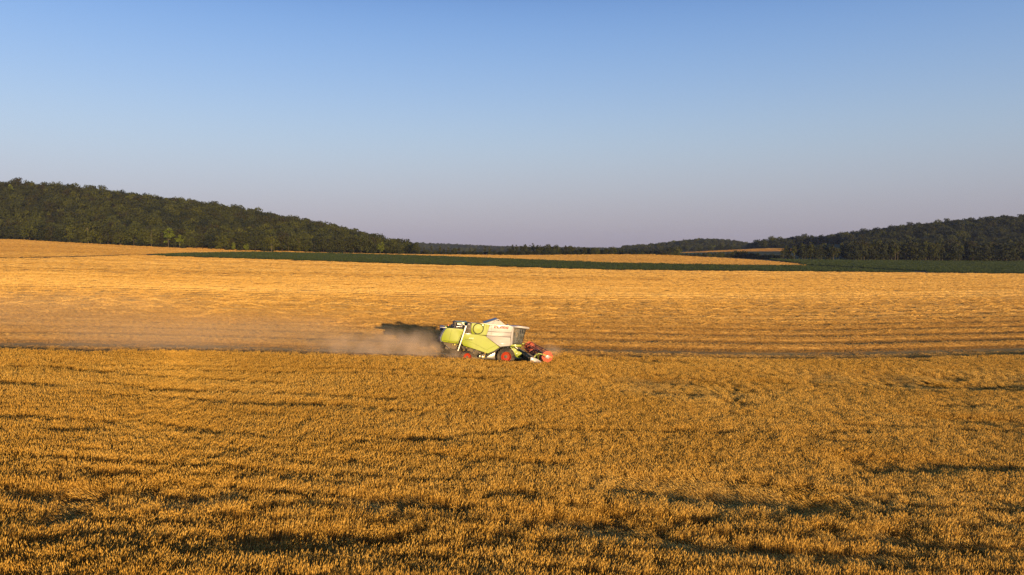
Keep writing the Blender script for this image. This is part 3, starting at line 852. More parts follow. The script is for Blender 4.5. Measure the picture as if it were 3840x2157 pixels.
for i, (x, y) in enumerate(edge_pts):
    px = 20 + i
    if px in special:
        key, s, lab = special[px]; place_tree(key, x, y - 1.5, s, lab, G_L)
    if last is not None and math.hypot(x - last[0], y - last[1]) < 6.6 * (.8 + .5 * rnd.random()): continue
    last = (x, y)
    near = min(abs(px - q) for q in special)
    key = rnd.choices(['round', 'dark', 'olive', 'slender'], [7, 3, .9, .15])[0]
    if px > 1440: key = 'round'
    s = rnd.uniform(.78, 1.12) * float(np.interp(px, [1350, 1480, 1560], [1, .85, .6]))
    if near < 14: s *= .7
    place_tree(key, x + rnd.uniform(-1, 1), y + 3 + rnd.uniform(0, 5), s,
               {'round': 'mid green broadleaf tree fronting the left wood', 'dark': 'dark leaved tree fronting the left wood',
                'olive': 'plain olive tinted tree fronting the left wood', 'slender': 'slim pale trunked tree fronting the left wood'}[key], G_L)
    if rnd.random() < .5:
        place_tree('bush', x + rnd.uniform(-3, 3), y + rnd.uniform(-.5, 1.5), rnd.uniform(.5, .9), 'dark low bush under the front trees of the left wood', 'bushes under the left wood edge', 'bush')

# ---- belt of trees behind the pale field in the middle
G_M = 'belt of trees behind the pale field in the middle'
belt = [  # px, Y, kind, scale, label or None
    (1572, 640, 'slender', .62), (1590, 650, 'slender', .62), (1600, 655, 'round', .5), (1618, 650, 'slender', .68), (1634, 650, 'round', .55), (1650, 655, 'slender', .62), (1664, 655, 'conifer', .72), (1680, 650, 'slender', .66),
    (1694, 650, 'conifer', .7), (1706, 650, 'round', .6), (1722, 655, 'slender', .6), (1738, 655, 'round', .45), (1762, 655, 'slender', .6), (1781, 655, 'slender', .55), (1800, 655, 'bush', .7),
    (1818, 655, 'slender', .66), (1836, 655, 'slender', .66), (1855, 655, 'round', .42), (1880, 655, 'bush', .9), (1898, 660, 'bush', 1.1), (1912, 650, 'dark', .55),
    (1925, 655, 'conifer', .72), (1940, 650, 'conifer', .78), (1954, 655, 'conifer', .8), (1967, 650, 'round', .62), (1968, 665, 'conifer', .92), (1985, 660, 'conifer', .9), (1999, 665, 'slender', .78),
    (2013, 655, 'conifer', .78), (2025, 650, 'round', .68), (2039, 655, 'dark', .72), (2054, 650, 'round', .8), (2068, 655, 'dark', .78), (2085, 650, 'round', .68), (2103, 655, 'dark', .6), (2121, 650, 'slender', .6), (2137, 650, 'round', .6),
    (2154, 650, 'round', .55), (2172, 650, 'dark', .55), (2190, 645, 'round', .5), (2206, 650, 'dark', .5), (2222, 645, 'round', .48), (2240, 645, 'round', .42), (2256, 650, 'dark', .46), (2272, 645, 'round', .42), (2284, 650, 'dark', .46)]
lab = {'slender': 'slim tree in the belt behind the pale field', 'round': 'rounded green tree in the belt behind the pale field', 'dark': 'dark rounded tree in the belt behind the pale field',
       'conifer': 'dark pointed tree in the belt behind the pale field', 'bush': 'low bush in the belt behind the pale field'}
for b in belt:
    s = b[3] * rnd.uniform(.88, 1.08) * (.66 if b[0] < 1910 else .9)
    px_tree(b[2], b[0], b[1], s, lab[b[2]], G_M, 'bush' if b[2] == 'bush' else 'tree')
for i, px in enumerate(np.arange(1566, 2300, 11.0)):
    px_tree('bush', px + rnd.uniform(-3, 3), 648 + rnd.uniform(-3, 8), rnd.uniform(.55, .8) * (1.0 if px < 1920 else 1.25), 'low dark bush filling the foot of the belt behind the pale field', 'bushes in the belt behind the pale field', 'bush')
G_V = 'trees and bushes in the valley beyond the crest of the pale field'
for px, py_top, Y in [(2296, 925, 700), (2312, 928, 700), (2330, 930, 700), (2350, 938, 690), (2372, 934, 700), (2392, 945, 690), (2410, 945, 690), (2428, 948, 690), (2446, 946, 690), (2464, 946, 690), (2484, 943, 690), (2502, 944, 690), (2520, 946, 690),
                      (2542, 944, 690), (2560, 950, 690), (2576, 950, 690), (2592, 948, 690), (2606, 946, 690), (2622, 945, 690), (2640, 944, 690), (2658, 948, 690), (2676, 946, 690), (2692, 943, 690), (2708, 943, 690), (2726, 945, 690), (2742, 943, 700),
                      (2756, 940, 700), (2772, 936, 700), (2789, 934, 700), (2806, 946, 690), (2822, 942, 690), (2840, 948, 690), (2858, 955, 680), (2872, 954, 680), (2888, 957, 670), (2902, 960, 665), (2916, 958, 665)]:
    x = (px - 1920) / F * Y; top = ZC - Y * (py_top - HZ) / F; h = top - tz1(x, Y)
    key = rnd.choice(['round', 'dark', 'dark', 'round']); s = max(.35, h / 14.0)
    place_tree(key, x, Y, min(s, .95), {'round': 'green rounded tree seen over the crest of the pale field', 'dark': 'dark rounded tree seen over the crest of the pale field'}[key], G_V, 'tree', s)
for px in np.arange(2690, 2960, 8.0):  # bushes added to cover dark plough land that renders pale in grazing light
    Y = rnd.uniform(690, 860); x = (px - 1920) / F * Y
    s = max(.6, (ZC - Y * (float(curve(px, [(2690, 951), (2800, 952), (2960, 955)])) + rnd.uniform(-2, 3) - HZ) / F - tz1(x, Y)) / 5.0)
    place_tree('bush', x, Y, min(s, 2.0), 'dark scrub added over plough land between pale crest and far tan field', 'added scrub in the valley', 'bush')
for px, py_top, Y, key, l in [(2541, 923, 860, 'olive', 'single olive round tree standing in the valley in front of the far wooded hill'), (2512, 922, 860, 'dark', 'dark upright tree just left of the single olive one in the valley'),
                              (2622, 934, 1000, 'dark', 'small dark bush shaped tree on the far tan field, left of the big dark clump'),
                              (2661, 927, 1060, 'dark', 'small dark tree touching the left of the big dark clump'), (2700, 911, 1060, 'dark', 'highest tree of the big dark clump on the far tan field'),
                              (2724, 915, 1060, 'dark', 'second highest tree of the big dark clump on the far tan field'), (2745, 923, 1060, 'dark', 'rightmost tree of the big dark clump on the far tan field')]:
    x = (px - 1920) / F * Y; h = ZC - Y * (py_top - HZ) / F - tz1(x, Y); s = max(.4, h / 14.0)
    place_tree(key, x, Y, s, l, 'trees on the far tan field', 'tree', s)
for i in range(26):
    px = 2300 + i * 9.5; Y = 905 + rnd.uniform(-20, 40); x = (px - 1920) / F * Y
    top = curve(px, [(2300, 929), (2320, 926), (2400, 933), (2500, 932), (2560, 936)]) + rnd.uniform(-2, 2)
    s = max(.3, (ZC - Y * (top - HZ) / F - tz1(x, Y)) / 14.0)
    place_tree('dark', x, Y, min(s, .8), 'dark hedge tree in the long hedge before the far wooded hill', 'hedge before the far wooded hill', 'tree', s)

# ---- front of the wood on the right
G_R = 'trees along the front of the dark wood on the right'
for px in np.arange(2925, 3850, 10.5):
    Y = 620 + rnd.uniform(0, 14); x = (px - 1920) / F * Y
    tall = float(curve(px, [(2925, .55), (2960, .8), (3080, .95), (3150, .8), (3220, 1.0), (3850, 1.05)])) * rnd.uniform(.85, 1.1)
    if px < 3160:
        key = rnd.choices(['slender', 'dark', 'bush'], [4, 2, 3])[0]
    else:
        key = rnd.choices(['slender', 'dark', 'round'], [2.2, 6, 1.2])[0]
    s = tall * (1.25 if key == 'bush' else 1.1 if key != 'slender' else .98)
    place_tree(key, x, Y, s, {'slender': 'tall thin pale trunked tree fronting the right wood', 'dark': 'dark full tree fronting the right wood',
               'round': 'greener full tree fronting the right wood', 'bush': 'dark bush at the thin left end of the right wood'}[key], G_R, 'bush' if key == 'bush' else 'tree')

# ---- look-alikes in one row are told apart by their place in it
def ordinal(n):
    return '%d%s' % (n, 'th' if 10 <= n % 100 <= 20 else {1: 'st', 2: 'nd', 3: 'rd'}.get(n % 10, 'th'))
sets = {}
for o in COL.objects:
    if o.type == 'EMPTY' and 'label' in o.keys() and o.name.split('.')[0] != 'bush' and 'hedge' not in o['label']:
        sets.setdefault(o['label'], []).append(o)
for lab_, os_ in sets.items():
    if len(os_) < 2: continue
    os_.sort(key=lambda o: o.location.x / o.location.y)
    for k_, o in enumerate(os_):
        o['label'] = lab_ + (', leftmost such' if k_ == 0 else ', rightmost such' if k_ == len(os_) - 1 else ', %s such from the left' % ordinal(k_ + 1))

# ---- the woods themselves: masses nobody could count
FOREST = variants('forest_tree', [m[0] for m in KINDS['round'][0][:4]] + [m[0] for m in KINDS['dark'][0][:3]] + [m[0] for m in KINDS['olive'][0][:2]] + [m[0] for m in KINDS['yellow'][0][:1]])
def wood(name, test, y0, y1, x0, x1, d, label, w=(10, 4, 1.2, .0), smin=.75, smax=1.15):
    X, Y = jitter_grid(x0, x1, y0, y1, d)
    k = test(X, Y)
    X, Y = X[k], Y[k]; n = len(X)
    w = np.array(w, float); w /= w.sum()
    base = np.array([0, 4, 7, 9]); cnt = np.array([4, 3, 2, 1])
    patch = vnoise(X, Y, 45, 5, 2)
    kind_ = rng.choice(4, n, p=w)
    kind_ = np.where((patch < .36) & (kind_ == 0) & (rng.random(n) < .7), 1, kind_)
    idx = base[kind_] + (rng.random(n) * cnt[kind_]).astype(int)
    sc = rng.uniform(smin, smax, n)
    scl = np.stack([sc, sc, sc * rng.uniform(.85, 1.15, n)], -1)
    rot = np.stack([rng.normal(0, .05, n), rng.normal(0, .05, n), rng.uniform(0, 6.283, n)], -1)
    scatter(name, np.stack([X, Y, tz(X, Y) - 1.0], -1), rot, scl, idx, FOREST, label, 'woodland')
    return n
def t_left(X, Y):
    px, py = proj(X, Y, tz(X, Y))
    eY = np.interp(px, [20 + i for i in range(0, len(edge_pts), 10)], [edge_pts[i][1] for i in range(0, len(edge_pts), 10)])
    return (px > -500) & (px < 1530) & (Y > eY + 11)
def t_right(X, Y):
    px, py = proj(X, Y, tz(X, Y))
    return (Y > np.interp(px, [2940, 3000, 3160, 3220], [1090, 1085, 1060, 640])) & (px > np.interp(Y, [640, 1000, 1100, 1300], [3150, 2990, 2860, 2800])) & (px < 4300) & ~((px < 3120) & (Y < 1110)) \
        & ~((np.abs(px - 3745) < 60) & (Y > 770) & (Y < 800))
nL = wood('woodland', t_left, 560, 1120, -900, -60, 8.6, 'dense green broadleaf forest covering the hill on the left', (10, 3.6, 1.3, .06))
nR = wood('woodland', t_right, 640, 1340, 180, 1000, 9.0, 'dark forest covering the hill on the right', (4, 10, .3, .0))
wood('woodland', lambda X, Y: (tz(X, Y) > curve(1920 + F * X / Y, [(2330, 0), (2360, 2), (2800, 7), (2900, 3)])) & (proj(X, Y, tz(X, Y))[0] > 2335) & (proj(X, Y, tz(X, Y))[0] < 2960), 1480, 1950, 200, 700, 9.5,
     'blue grey forest on the small rounded hill in the distance', (6, 6, .8, .1), .6, .9)
wood('woodland', lambda X, Y: (proj(X, Y, tz(X, Y))[0] > 1480) & (proj(X, Y, tz(X, Y))[0] < 2400) & ((proj(X, Y, tz(X, Y))[1] < curve(proj(X, Y, tz(X, Y))[0], [(1480, 960), (1650, 960), (1690, 929), (1900, 936), (2000, 970)])) | (Y < 2420)), 2250, 3060, -480, 420, 15,
     'hazy forest on the low ridge far away between the hills', (6, 6, .6, .1), .8, 1.1)
# ------------------------------------------------------------------ the combine harvester
def paint(name, c, rough=.32, spec=.5, dirt=.35, metal=0.0, coat=.3):
    t = NT(name, rough, spec, metal)
    co = t.coord()
    a = t.noise(co, 1.3, 6, .65); z = t.noise(co, 7.0, 4)
    d = t.ramp(a, [(.42, (0, 0, 0)), (.75, (dirt, dirt, dirt))])
    t.color(t.mix(c, (.30, .22, .12), d))
    r = t.math('ADD', t.math('MULTIPLY', a, .45), rough - .15); t.l.new(r, t.b.inputs['Roughness'])
    t.b.inputs['Coat Weight'].default_value = coat; t.b.inputs['Coat Roughness'].default_value = .12
    return t.m
M_LIME = paint('lime green paint', (.285, .355, .008), dirt=.2)
M_LIME_D = paint('darkened lime', (.19, .27, .02))  # the engine hood's shade is put into this darker lime; creases share it
M_WHITE = paint('light grey white paint', (.40, .38, .375), .3)
M_RED = paint('orange red paint', (.46, .04, .008), .35, .5, .25)
M_REEL = paint('sun bleached reel red', (.54, .085, .03), .5, .4, .15)
M_REELD = paint('dark shaded reel red', (.15, .022, .025), .6, .3, .4)  # dark red bars; the shade inside the reel is put in too
M_STEEL = paint('galvanised steel', (.45, .43, .41), .28, .5, .2, .85, 0)
M_GREY_SKY = paint('grey with sky blue tint', (.10, .115, .14), .45, .5, .3)  # grey parts, with the blue of the reflected sky put into the colour
M_DARK = paint('dark machinery', (.045, .043, .04), .55, .4, .6, 0, 0)
M_BROWN = paint('dusty machinery', (.13, .105, .075), .7, .3, .6, 0, 0)
M_DGREEN = paint('dark green header', (.026, .042, .016), .8, .2, .5, 0, 0)
M_BLACK = paint('black plastic', (.02, .02, .02), .5, .4, .15, 0, 0)
M_RUBBER = paint('tyre rubber', (.035, .032, .03), .85, .2, .75, 0, 0)
M_YEL = paint('yellow guard', (.75, .52, .03), .4, .5, .2)
M_TXT_R = paint('red lettering', (.28, .008, .006), .4, .4, 0)
M_TXT_D = paint('dark lettering', (.05, .06, .03), .5, .3, 0)
M_TXT_W = paint('pale lettering', (.85, .86, .70), .5, .3, 0)
M_AMBER = paint('amber lamp', (.75, .18, .01), .2, .6, 0)
M_LENS = paint('lamp lens', (.75, .78, .80), .1, .6, 0)
M_SEAT = paint('seat cloth', (.16, .165, .17), .9, .1, 0, 0, 0)
def glass_material():
    t = NT('cab glass', .03, .5)
    tr = t.n.new('ShaderNodeBsdfTransparent'); tr.inputs[0].default_value = (1, 1, 1, 1)
    gl = t.n.new('ShaderNodeBsdfGlossy'); gl.inputs['Roughness'].default_value = .02
    fr = t.n.new('ShaderNodeFresnel'); fr.inputs['IOR'].default_value = 1.6
    f = t.math('ADD', t.math('MULTIPLY', fr.outputs[0], 1.0), .08)
    mx = t.n.new('ShaderNodeMixShader')
    t.l.new(f, mx.inputs[0]); t.l.new(tr.outputs[0], mx.inputs[1]); t.l.new(gl.outputs[0], mx.inputs[2])
    df = t.n.new('ShaderNodeBsdfDiffuse'); df.inputs[0].default_value = (.42, .43, .40, 1)  # grey diffuse layer added to stand in for light reflected in the panes
    a = t.noise(t.coord(), 2.2, 5, .6)
    sheen_film = t.n.new('ShaderNodeMapRange'); sheen_film.inputs['From Min'].default_value = .35; sheen_film.inputs['From Max'].default_value = .65
    sheen_film.inputs['To Min'].default_value = .05; sheen_film.inputs['To Max'].default_value = .20; t.l.new(a, sheen_film.inputs['Value'])
    m2 = t.n.new('ShaderNodeMixShader'); t.l.new(sheen_film.outputs[0], m2.inputs[0]); t.l.new(mx.outputs[0], m2.inputs[1]); t.l.new(df.outputs[0], m2.inputs[2])
    t.l.new(m2.outputs[0], t.out.inputs['Surface'])
    return t.m
M_GLASS = glass_material()

MROT = Matrix.Rotation(R(HEAD), 4, 'Z') @ Matrix.Rotation(R(5.4), 4, 'Y') @ Matrix.Rotation(R(1.0), 4, 'X')
_yc = 79.4
_P = Vector(((1898.5 - 1920) / F * _yc, _yc, ZC - (1374 - HZ) / F * _yc))
_O = _P - (MROT @ Vector((0, -1.5, 0)))
MW = Matrix.Translation(_O) @ MROT
_inv = MW.inverted()
_co = _inv @ Vector((0, 0, ZC))
def loc_at(px, py, y):
    """local (x, z) of what the photograph shows at a pixel, for a known sideways place y on the machine"""
    d = _inv.to_3x3() @ Vector(((px - 1920) / F, 1.0, -(py - HZ) / F))
    k = (y - _co.y) / d.y
    return (_co.x + k * d.x, _co.z + k * d.z)
def q(zx, zy, y=-1.5):
    return loc_at(1620 + zx * .18634, 1180 + zy * .18634, y)
def q12(zx, zy, y=-1.5):
    return loc_at(1900 + zx / 12.057, 1250 + zy / 12.057, y)
def qs(pts, y=-1.5):
    return [q(a, b, y) for a, b in pts]
def qs12(pts, y):
    return [q12(a, b, y) for a, b in pts]

def bm_prism(bm, pts, y0, y1, bevel=0.0, seg=2, taper=None, drop=0.0):
    """pts: (x, z) outline; spans y0..y1"""
    a = [bm.verts.new((x, y0, z)) for x, z in pts]
    if taper:
        cx = sum(p[0] for p in pts) / len(pts); cz = sum(p[1] for p in pts) / len(pts)
        b = [bm.verts.new((cx + (x - cx) * taper, y1, cz + (z - cz) * taper)) for x, z in pts]
    else:
        b = [bm.verts.new((x, y1, z - drop)) for x, z in pts]
    fs = [bm.faces.new(a), bm.faces.new(b[::-1])]
    n = len(pts)
    for i in range(n):
        fs.append(bm.faces.new((a[i], b[i], b[(i + 1) % n], a[(i + 1) % n])))
    if bevel:
        es = list({e for f in fs for e in f.edges})
        bmesh.ops.bevel(bm, geom=es, offset=bevel, segments=seg, affect='EDGES', profile=.5, clamp_overlap=True)
def bm_box(bm, c, s, rot=None, bevel=0.0):
    M = Matrix.Translation(c) @ (rot.to_4x4() if rot else Matrix.Identity(4)) @ Matrix.Diagonal((s[0], s[1], s[2], 1))
    r = bmesh.ops.create_cube(bm, size=1.0, matrix=M)
    if bevel:
        es = list({e for v in r['verts'] for e in v.link_edges})
        bmesh.ops.bevel(bm, geom=es, offset=bevel, segments=2, affect='EDGES', profile=.5, clamp_overlap=True)
def bm_tube(bm, path, r, n=10, r1=None, cap=True):
    path = [Vector(p) for p in path]
    rings = []
    up = None
    for i, p in enumerate(path):
        d = (path[min(i + 1, len(path) - 1)] - path[max(i - 1, 0)]).normalized()
        if up is None: up = d.orthogonal().normalized()
        up = (up - d * up.dot(d)).normalized(); b = d.cross(up)
        rr = r + ((r1 - r) * i / (len(path) - 1) if r1 is not None else 0)
        rings.append([bm.verts.new(p + (up * math.cos(6.28318 * k / n) + b * math.sin(6.28318 * k / n)) * rr) for k in range(n)])
    for a, b in zip(rings[:-1], rings[1:]):
        for k in range(n):
            bm.faces.new((a[k], a[(k + 1) % n], b[(k + 1) % n], b[k]))
    if cap:
        bm.faces.new(rings[0][::-1]); bm.faces.new(rings[-1])
def bm_lathe(bm, prof, c, n=40, axis='Y'):
    """prof: (radius, offset along y)"""
    rings = []
    for r, o in prof:
        if r < 1e-4:
            rings.append([bm.verts.new((c[0], c[1] + o, c[2]))]); continue
        rings.append([bm.verts.new((c[0] + r * math.cos(6.283185 * k / n), c[1] + o, c[2] + r * math.sin(6.283185 * k / n))) for k in range(n)])
    for a, b in zip(rings[:-1], rings[1:]):
        for k in range(n):
            k2 = (k + 1) % n
            if len(a) == 1: bm.faces.new((a[0], b[k2], b[k]))
            elif len(b) == 1: bm.faces.new((a[k], a[k2], b[0]))
            else: bm.faces.new((a[k], a[k2], b[k2], b[k]))
def make(name, build, mats, parent, smooth=35, label=None, loc=None):
    bm = bmesh.new(); build(bm)
    bmesh.ops.recalc_face_normals(bm, faces=bm.faces)
    me = bpy.data.meshes.new(name); bm.to_mesh(me); bm.free()
    for m in (mats if isinstance(mats, (list, tuple)) else [mats]): me.materials.append(m)
    me.polygons.foreach_set('use_smooth', np.ones(len(me.polygons), bool))
    me.set_sharp_from_angle(angle=R(smooth))
    o = bpy.data.objects.new(name, me); link(o, parent)
    if loc: o.location = loc
    if label: o['label'] = label
    return o
def prism_part(name, pts, y0, y1, mat, parent, bevel=.03, seg=2, label=None):
    return make(name, lambda bm: bm_prism(bm, pts, y0, y1, bevel, seg), mat, parent, label=label)

H = empty('combine_harvester')
H.matrix_world = MW
tag(H, 'lime green and light grey combine harvester with red reel, cutting the standing wheat', 'combine harvester')

W1 = 1.5
# --- body core
core = qs([(372, 350), (640, 350), (700, 235), (800, 232), (1070, 246), (1500, 276), (1640, 300), (1600, 600), (1400, 655), (1120, 770), (1010, 770), (900, 700), (640, 610), (540, 585), (350, 560), (330, 440)], -1.3)
body = make('body', lambda bm: bm_prism(bm, core, -1.34, 1.34, .05), M_DARK, H)
# --- rear hood
hood = [(302, 268), (470, 280), (640, 294), (622, 370), (590, 410), (545, 520), (525, 588), (215, 548), (188, 528), (188, 470), (222, 385), (262, 310)]
def build_hood(bm):
    bm_prism(bm, qs(hood, -1.48), -1.50, -1.36, .035, 3)
prism_part('side_panel', qs(hood, -1.48), -1.50, -1.36, M_LIME, H, .035, 3, 'rear lime side panel')
prism_part('side_panel', [(max(x, q(380, 400)[0]), z - .2) for x, z in qs(hood[1:-3], -1.48)], 1.36, 1.50, M_LIME, H, .0, 3)
rear = qs([(302, 262), (640, 290), (638, 310), (300, 285), (215, 400), (182, 480), (186, 535), (225, 552), (222, 562), (170, 545), (160, 470), (205, 375), (275, 270)], -1.4)
make('rear_hood', lambda bm: bm_prism(bm, rear, -1.38, -.45, .02, 1, drop=.10), M_GREY_SKY, H, label='blue grey rear hood')
def hood_trim(bm):
    bm_tube(bm, [(p[0], -1.515, p[1]) for p in qs([(215, 528), (240, 520), (320, 533), (510, 562), (560, 450), (590, 405), (612, 400)], -1.52)], .012, 6)
    for a in ((218, 545), (340, 545), (500, 570)):
        p = q(a[0], a[1], -1.52); bm_box(bm, (p[0], -1.52, p[1]), (.05, .03, .09))
    a = q(395, 285, -1.5); b = q(345, 530, -1.5)
    bm_box(bm, ((a[0] + b[0]) / 2, -1.5035, (a[1] + b[1]) / 2), (.012, .01, (a[1] - b[1])), Matrix.Rotation(.14, 3, 'Y'))
make('trim', hood_trim, M_BLACK, H)
# --- chopper under the hood
def chopper(bm):
    bm_prism(bm, qs([(230, 555), (520, 590), (505, 690), (420, 700), (300, 640), (235, 600)], -1.1), -1.1, 1.1, .04)
    for k in range(7):
        x0, z0 = q(300 + k * 20, 650, -1.1)
        bm_box(bm, (x0, -1.05 + k * .34, z0 - .12), (.35, .02, .22), Matrix.Rotation(.35, 3, 'Y'))
make('straw_chopper', chopper, M_BROWN, H)
def lever(bm):
    a = q(275, 610, -1.35); b = q(350, 678, -1.35)
    bm_tube(bm, [(a[0], -1.35, a[1]), (b[0], -1.35, b[1])], .018, 8)
    bmesh.ops.create_uvsphere(bm, u_segments=12, v_segments=8, radius=.055, matrix=Matrix.Translation((b[0], -1.35, b[1])))
make('lever', lever, M_STEEL, H)
def small_bits(bm):
    for zx, zy, s in ((455, 605, .12), (415, 610, .06), (490, 635, .05), (640, 715, .06), (700, 668, .07), (725, 718, .05), (1070, 770, .10), (520, 622, .05)):
        p = q(zx, zy, -1.42); bm_box(bm, (p[0], -1.42, p[1]), (s * 1.3, .05, s), None, .01)
make('bracket', small_bits, M_YEL, H)
# --- lower side panels
lime_low = [(655, 388), (800, 393), (900, 402), (1086, 428), (1090, 460), (1200, 535), (1292, 602), (1362, 656), (1240, 730), (1120, 786), (1062, 760), (900, 705), (760, 662), (636, 628), (606, 590), (598, 545), (608, 480), (628, 420)]
lime_low_y = -1.5
prism_part('side_panel', qs(lime_low), -1.56, -1.40, M_LIME, H, .045, 4, 'large lime lower side panel')
prism_part('side_panel', qs(lime_low), 1.40, 1.56, M_LIME, H, .045, 4)
def crease(bm):
    for pts, w in (([(612, 515), (800, 560), (960, 640), (1090, 712), (1310, 610)], .016), ([(1100, 740), (1130, 712)], .01)):
        bm_tube(bm, [(p[0], -1.556, p[1]) for p in qs(pts, -1.56)], w, 6)
make('panel_crease', crease, M_LIME_D, H)
white_low = [(1090, 430), (1300, 442), (1580, 457), (1574, 560), (1566, 632), (1480, 630), (1425, 636), (1368, 652), (1298, 596), (1205, 528), (1096, 455)]
prism_part('side_panel', qs(white_low), -1.545, -1.40, M_WHITE, H, .045, 4, 'light grey lower panel behind the cab')
prism_part('side_panel', qs(white_low), 1.40, 1.545, M_WHITE, H, .045, 4)
def emboss(bm):
    bm_prism(bm, qs([(1350, 590), (1375, 575), (1545, 582), (1560, 592), (1560, 600), (1345, 600)], -1.55), -1.565, -1.53, .01)
make('panel_crease', emboss, M_WHITE, H)
# --- upper panels
lime_up = [(798, 172), (930, 176), (1062, 183), (1160, 206), (1142, 270), (1100, 413), (1000, 408), (905, 400), (800, 388), (785, 330), (790, 250)]
prism_part('side_panel', qs(lime_up, -1.5), -1.50, -1.32, M_LIME, H, .03, 3, 'lime upper panel round the air intake')
low = lambda pts: [(x, z - .26) for x, z in pts]
prism_part('side_panel', low(qs(lime_up, -1.5)), 1.32, 1.50, M_LIME, H, .03, 3)
white_up1 = [(1163, 206), (1400, 222), (1650, 240), (1612, 320), (1594, 366), (1380, 352), (1122, 334), (1144, 268)]
white_up2 = [(1121, 338), (1380, 356), (1594, 370), (1584, 452), (1300, 437), (1094, 424), (1104, 400)]
prism_part('side_panel', qs(white_up1), -1.53, -1.34, M_WHITE, H, .03, 3, 'light grey grain tank side with red lettering')
prism_part('side_panel', qs(white_up2), -1.52, -1.34, M_WHITE, H, .03, 3)
prism_part('side_panel', low(qs(white_up1)), 1.34, 1.53, M_WHITE, H, .03, 3)
prism_part('side_panel', qs(white_up2), 1.34, 1.52, M_WHITE, H, .03, 3)
def line_seams(bm):
    for zx, z0, z1 in ((1200, 215, 335), (1196, 345, 428)):
        a = q(zx, z0, -1.53); b = q(zx - 2, z1, -1.53)
        bm_box(bm, ((a[0] + b[0]) / 2, -1.5285, (a[1] + b[1]) / 2), (.012, .01, a[1] - b[1] - .04))
    for zx, z0, z1, yy in ((1095, 198, 405, -1.499),):
        a = q(zx, z0, yy); b = q(zx, z1, yy)
        bm_box(bm, ((a[0] + b[0]) / 2, yy, (a[1] + b[1]) / 2), (.012, .01, a[1] - b[1] - .04))
make('trim', line_seams, M_BROWN, H)
prism_part('corner_panel', qs([(1652, 244), (1645, 268), (1620, 592), (1568, 634), (1588, 455), (1598, 366), (1618, 318)], -1.45), -1.45, -1.2, M_WHITE, H, .02, 2, 'shaded light grey corner panel beside the cab')
prism_part('corner_panel', qs([(1652, 244), (1645, 268), (1620, 592), (1568, 634), (1588, 455), (1598, 366), (1618, 318)], -1.45), 1.2, 1.45, M_WHITE, H, .02, 2)
# --- rotary air intake
ci = q(932, 286, -1.56)
def intake(bm):
    bm_lathe(bm, [(0, -.04), (.06, -.038), (.46, -.03), (.49, -.012), (.50, 0)], (ci[0], -1.50, ci[1]), 48)
make('air_intake', intake, M_LIME, H, 6, label='round lime air intake screen')
def intake_ring(bm):
    n = 48
    pts = []
    for k in range(n + 1):
        a = 6.283185 * k / n
        pts.append((ci[0] + .53 * math.cos(a), -1.51, ci[1] + .53 * math.sin(a)))
    bm_tube(bm, pts, .04, 6, cap=False)
    a = q(800, 396, -1.5); b = q(905, 400, -1.5); c = q(880, 380, -1.5)
    bm_prism(bm, [(a[0], a[1]), (b[0], b[1]), (c[0], c[1])], -1.54, -1.49)
    bm_tube(bm, [(p[0], -1.51, p[1]) for p in qs([(1058, 182), (1040, 250), (1010, 330), (960, 372), (900, 392)], -1.51)], .016, 6)
make('intake_ring', intake_ring, M_BLACK, H)
c2 = q(1022, 213, -1.5)
make('fuel_cap', lambda bm: bm_lathe(bm, [(0, -.04), (.065, -.04), (.075, -.02), (.075, .02)], (c2[0], -1.50, c2[1]), 20), M_STEEL, H)
# --- grain tank top and covers
def tank_rim(bm):
    p = qs([(800, 168), (1065, 180), (1160, 200), (1480, 216), (1640, 236), (1640, 246), (1160, 212), (1062, 190), (800, 178)], -1.45)
    bm_prism(bm, p, -1.42, -1.22, .012, 1)
    bm_prism(bm, low(p), 1.22, 1.42, .012, 1)
make('tank_rim', tank_rim, M_STEEL, H)
A, B, C_ = q(1068, 182, -1.4), q(1325, 92, -1.4), q(1478, 214, -1.4)
yA, yB = -1.38, -.12
def gable(bm):
    # a side sheet with two openings near the top, built as strips round them
    def P(s, t):      # s along the base A->C, t from the base to the apex
        bx = A[0] + (C_[0] - A[0]) * s; bz = A[1] + (C_[1] - A[1]) * s
        return (bx + (B[0] - bx) * t, bz + (B[1] - bz) * t)
    for y0, y1 in ((yA, yA + .03), (yB - .03, yB)):
        for poly in ([(0, 0), (1, 0), (1, .68), (0, .68)], [(0, .68), (.36, .68), (.36, .84), (0, .84)], [(.52, .68), (.60, .68), (.60, .84), (.52, .84)], [(.93, .68), (1, .68), (1, .84), (.93, .84)]):
            bm_prism(bm, [P(*s) for s in poly], y0, y1)
        a0, a1, a2 = P(0, .84), P(1, .84), P(.5, 1)
        bm_prism(bm, [a0, a1, a2], y0, y1)
cover = make('tank_cover', gable, M_WHITE, H, label='raised grain tank cover with a light triangular side')
def flap(bm):
    nx, nz = (A[1] - B[1]), (B[0] - A[0]); L = math.hypot(nx, nz); nx, nz = nx / L * .035, nz / L * .035
    bm_prism(bm, [A, B, (B[0] + nx, B[1] + nz), (A[0] + nx - .05, A[1] + nz)], yA - .02, yB + .02)
make('flap', flap, M_GREY_SKY, cover, label='blue grey sloping rear flap')
def flap2(bm):
    nx, nz = (B[1] - C_[1]), (C_[0] - B[0]); L = math.hypot(nx, nz); nx, nz = nx / L * .03, nz / L * .03
    bm_prism(bm, [B, C_, (C_[0] + nx, C_[1] + nz), (B[0] + nx, B[1] + nz)], yA - .02, yB + .02)
make('flap', flap2, M_WHITE, cover)
def brace(bm):
    for s in ((1200, 190, 1262, 112), (1218, 195, 1280, 118)):
        a = q(s[0], s[1], -1.4); b = q(s[2], s[3], -1.4)
        bm_tube(bm, [(a[0], yA - .015, a[1]), (b[0], yA - .015, b[1])], .012, 6)
make('brace', brace, M_STEEL, cover)
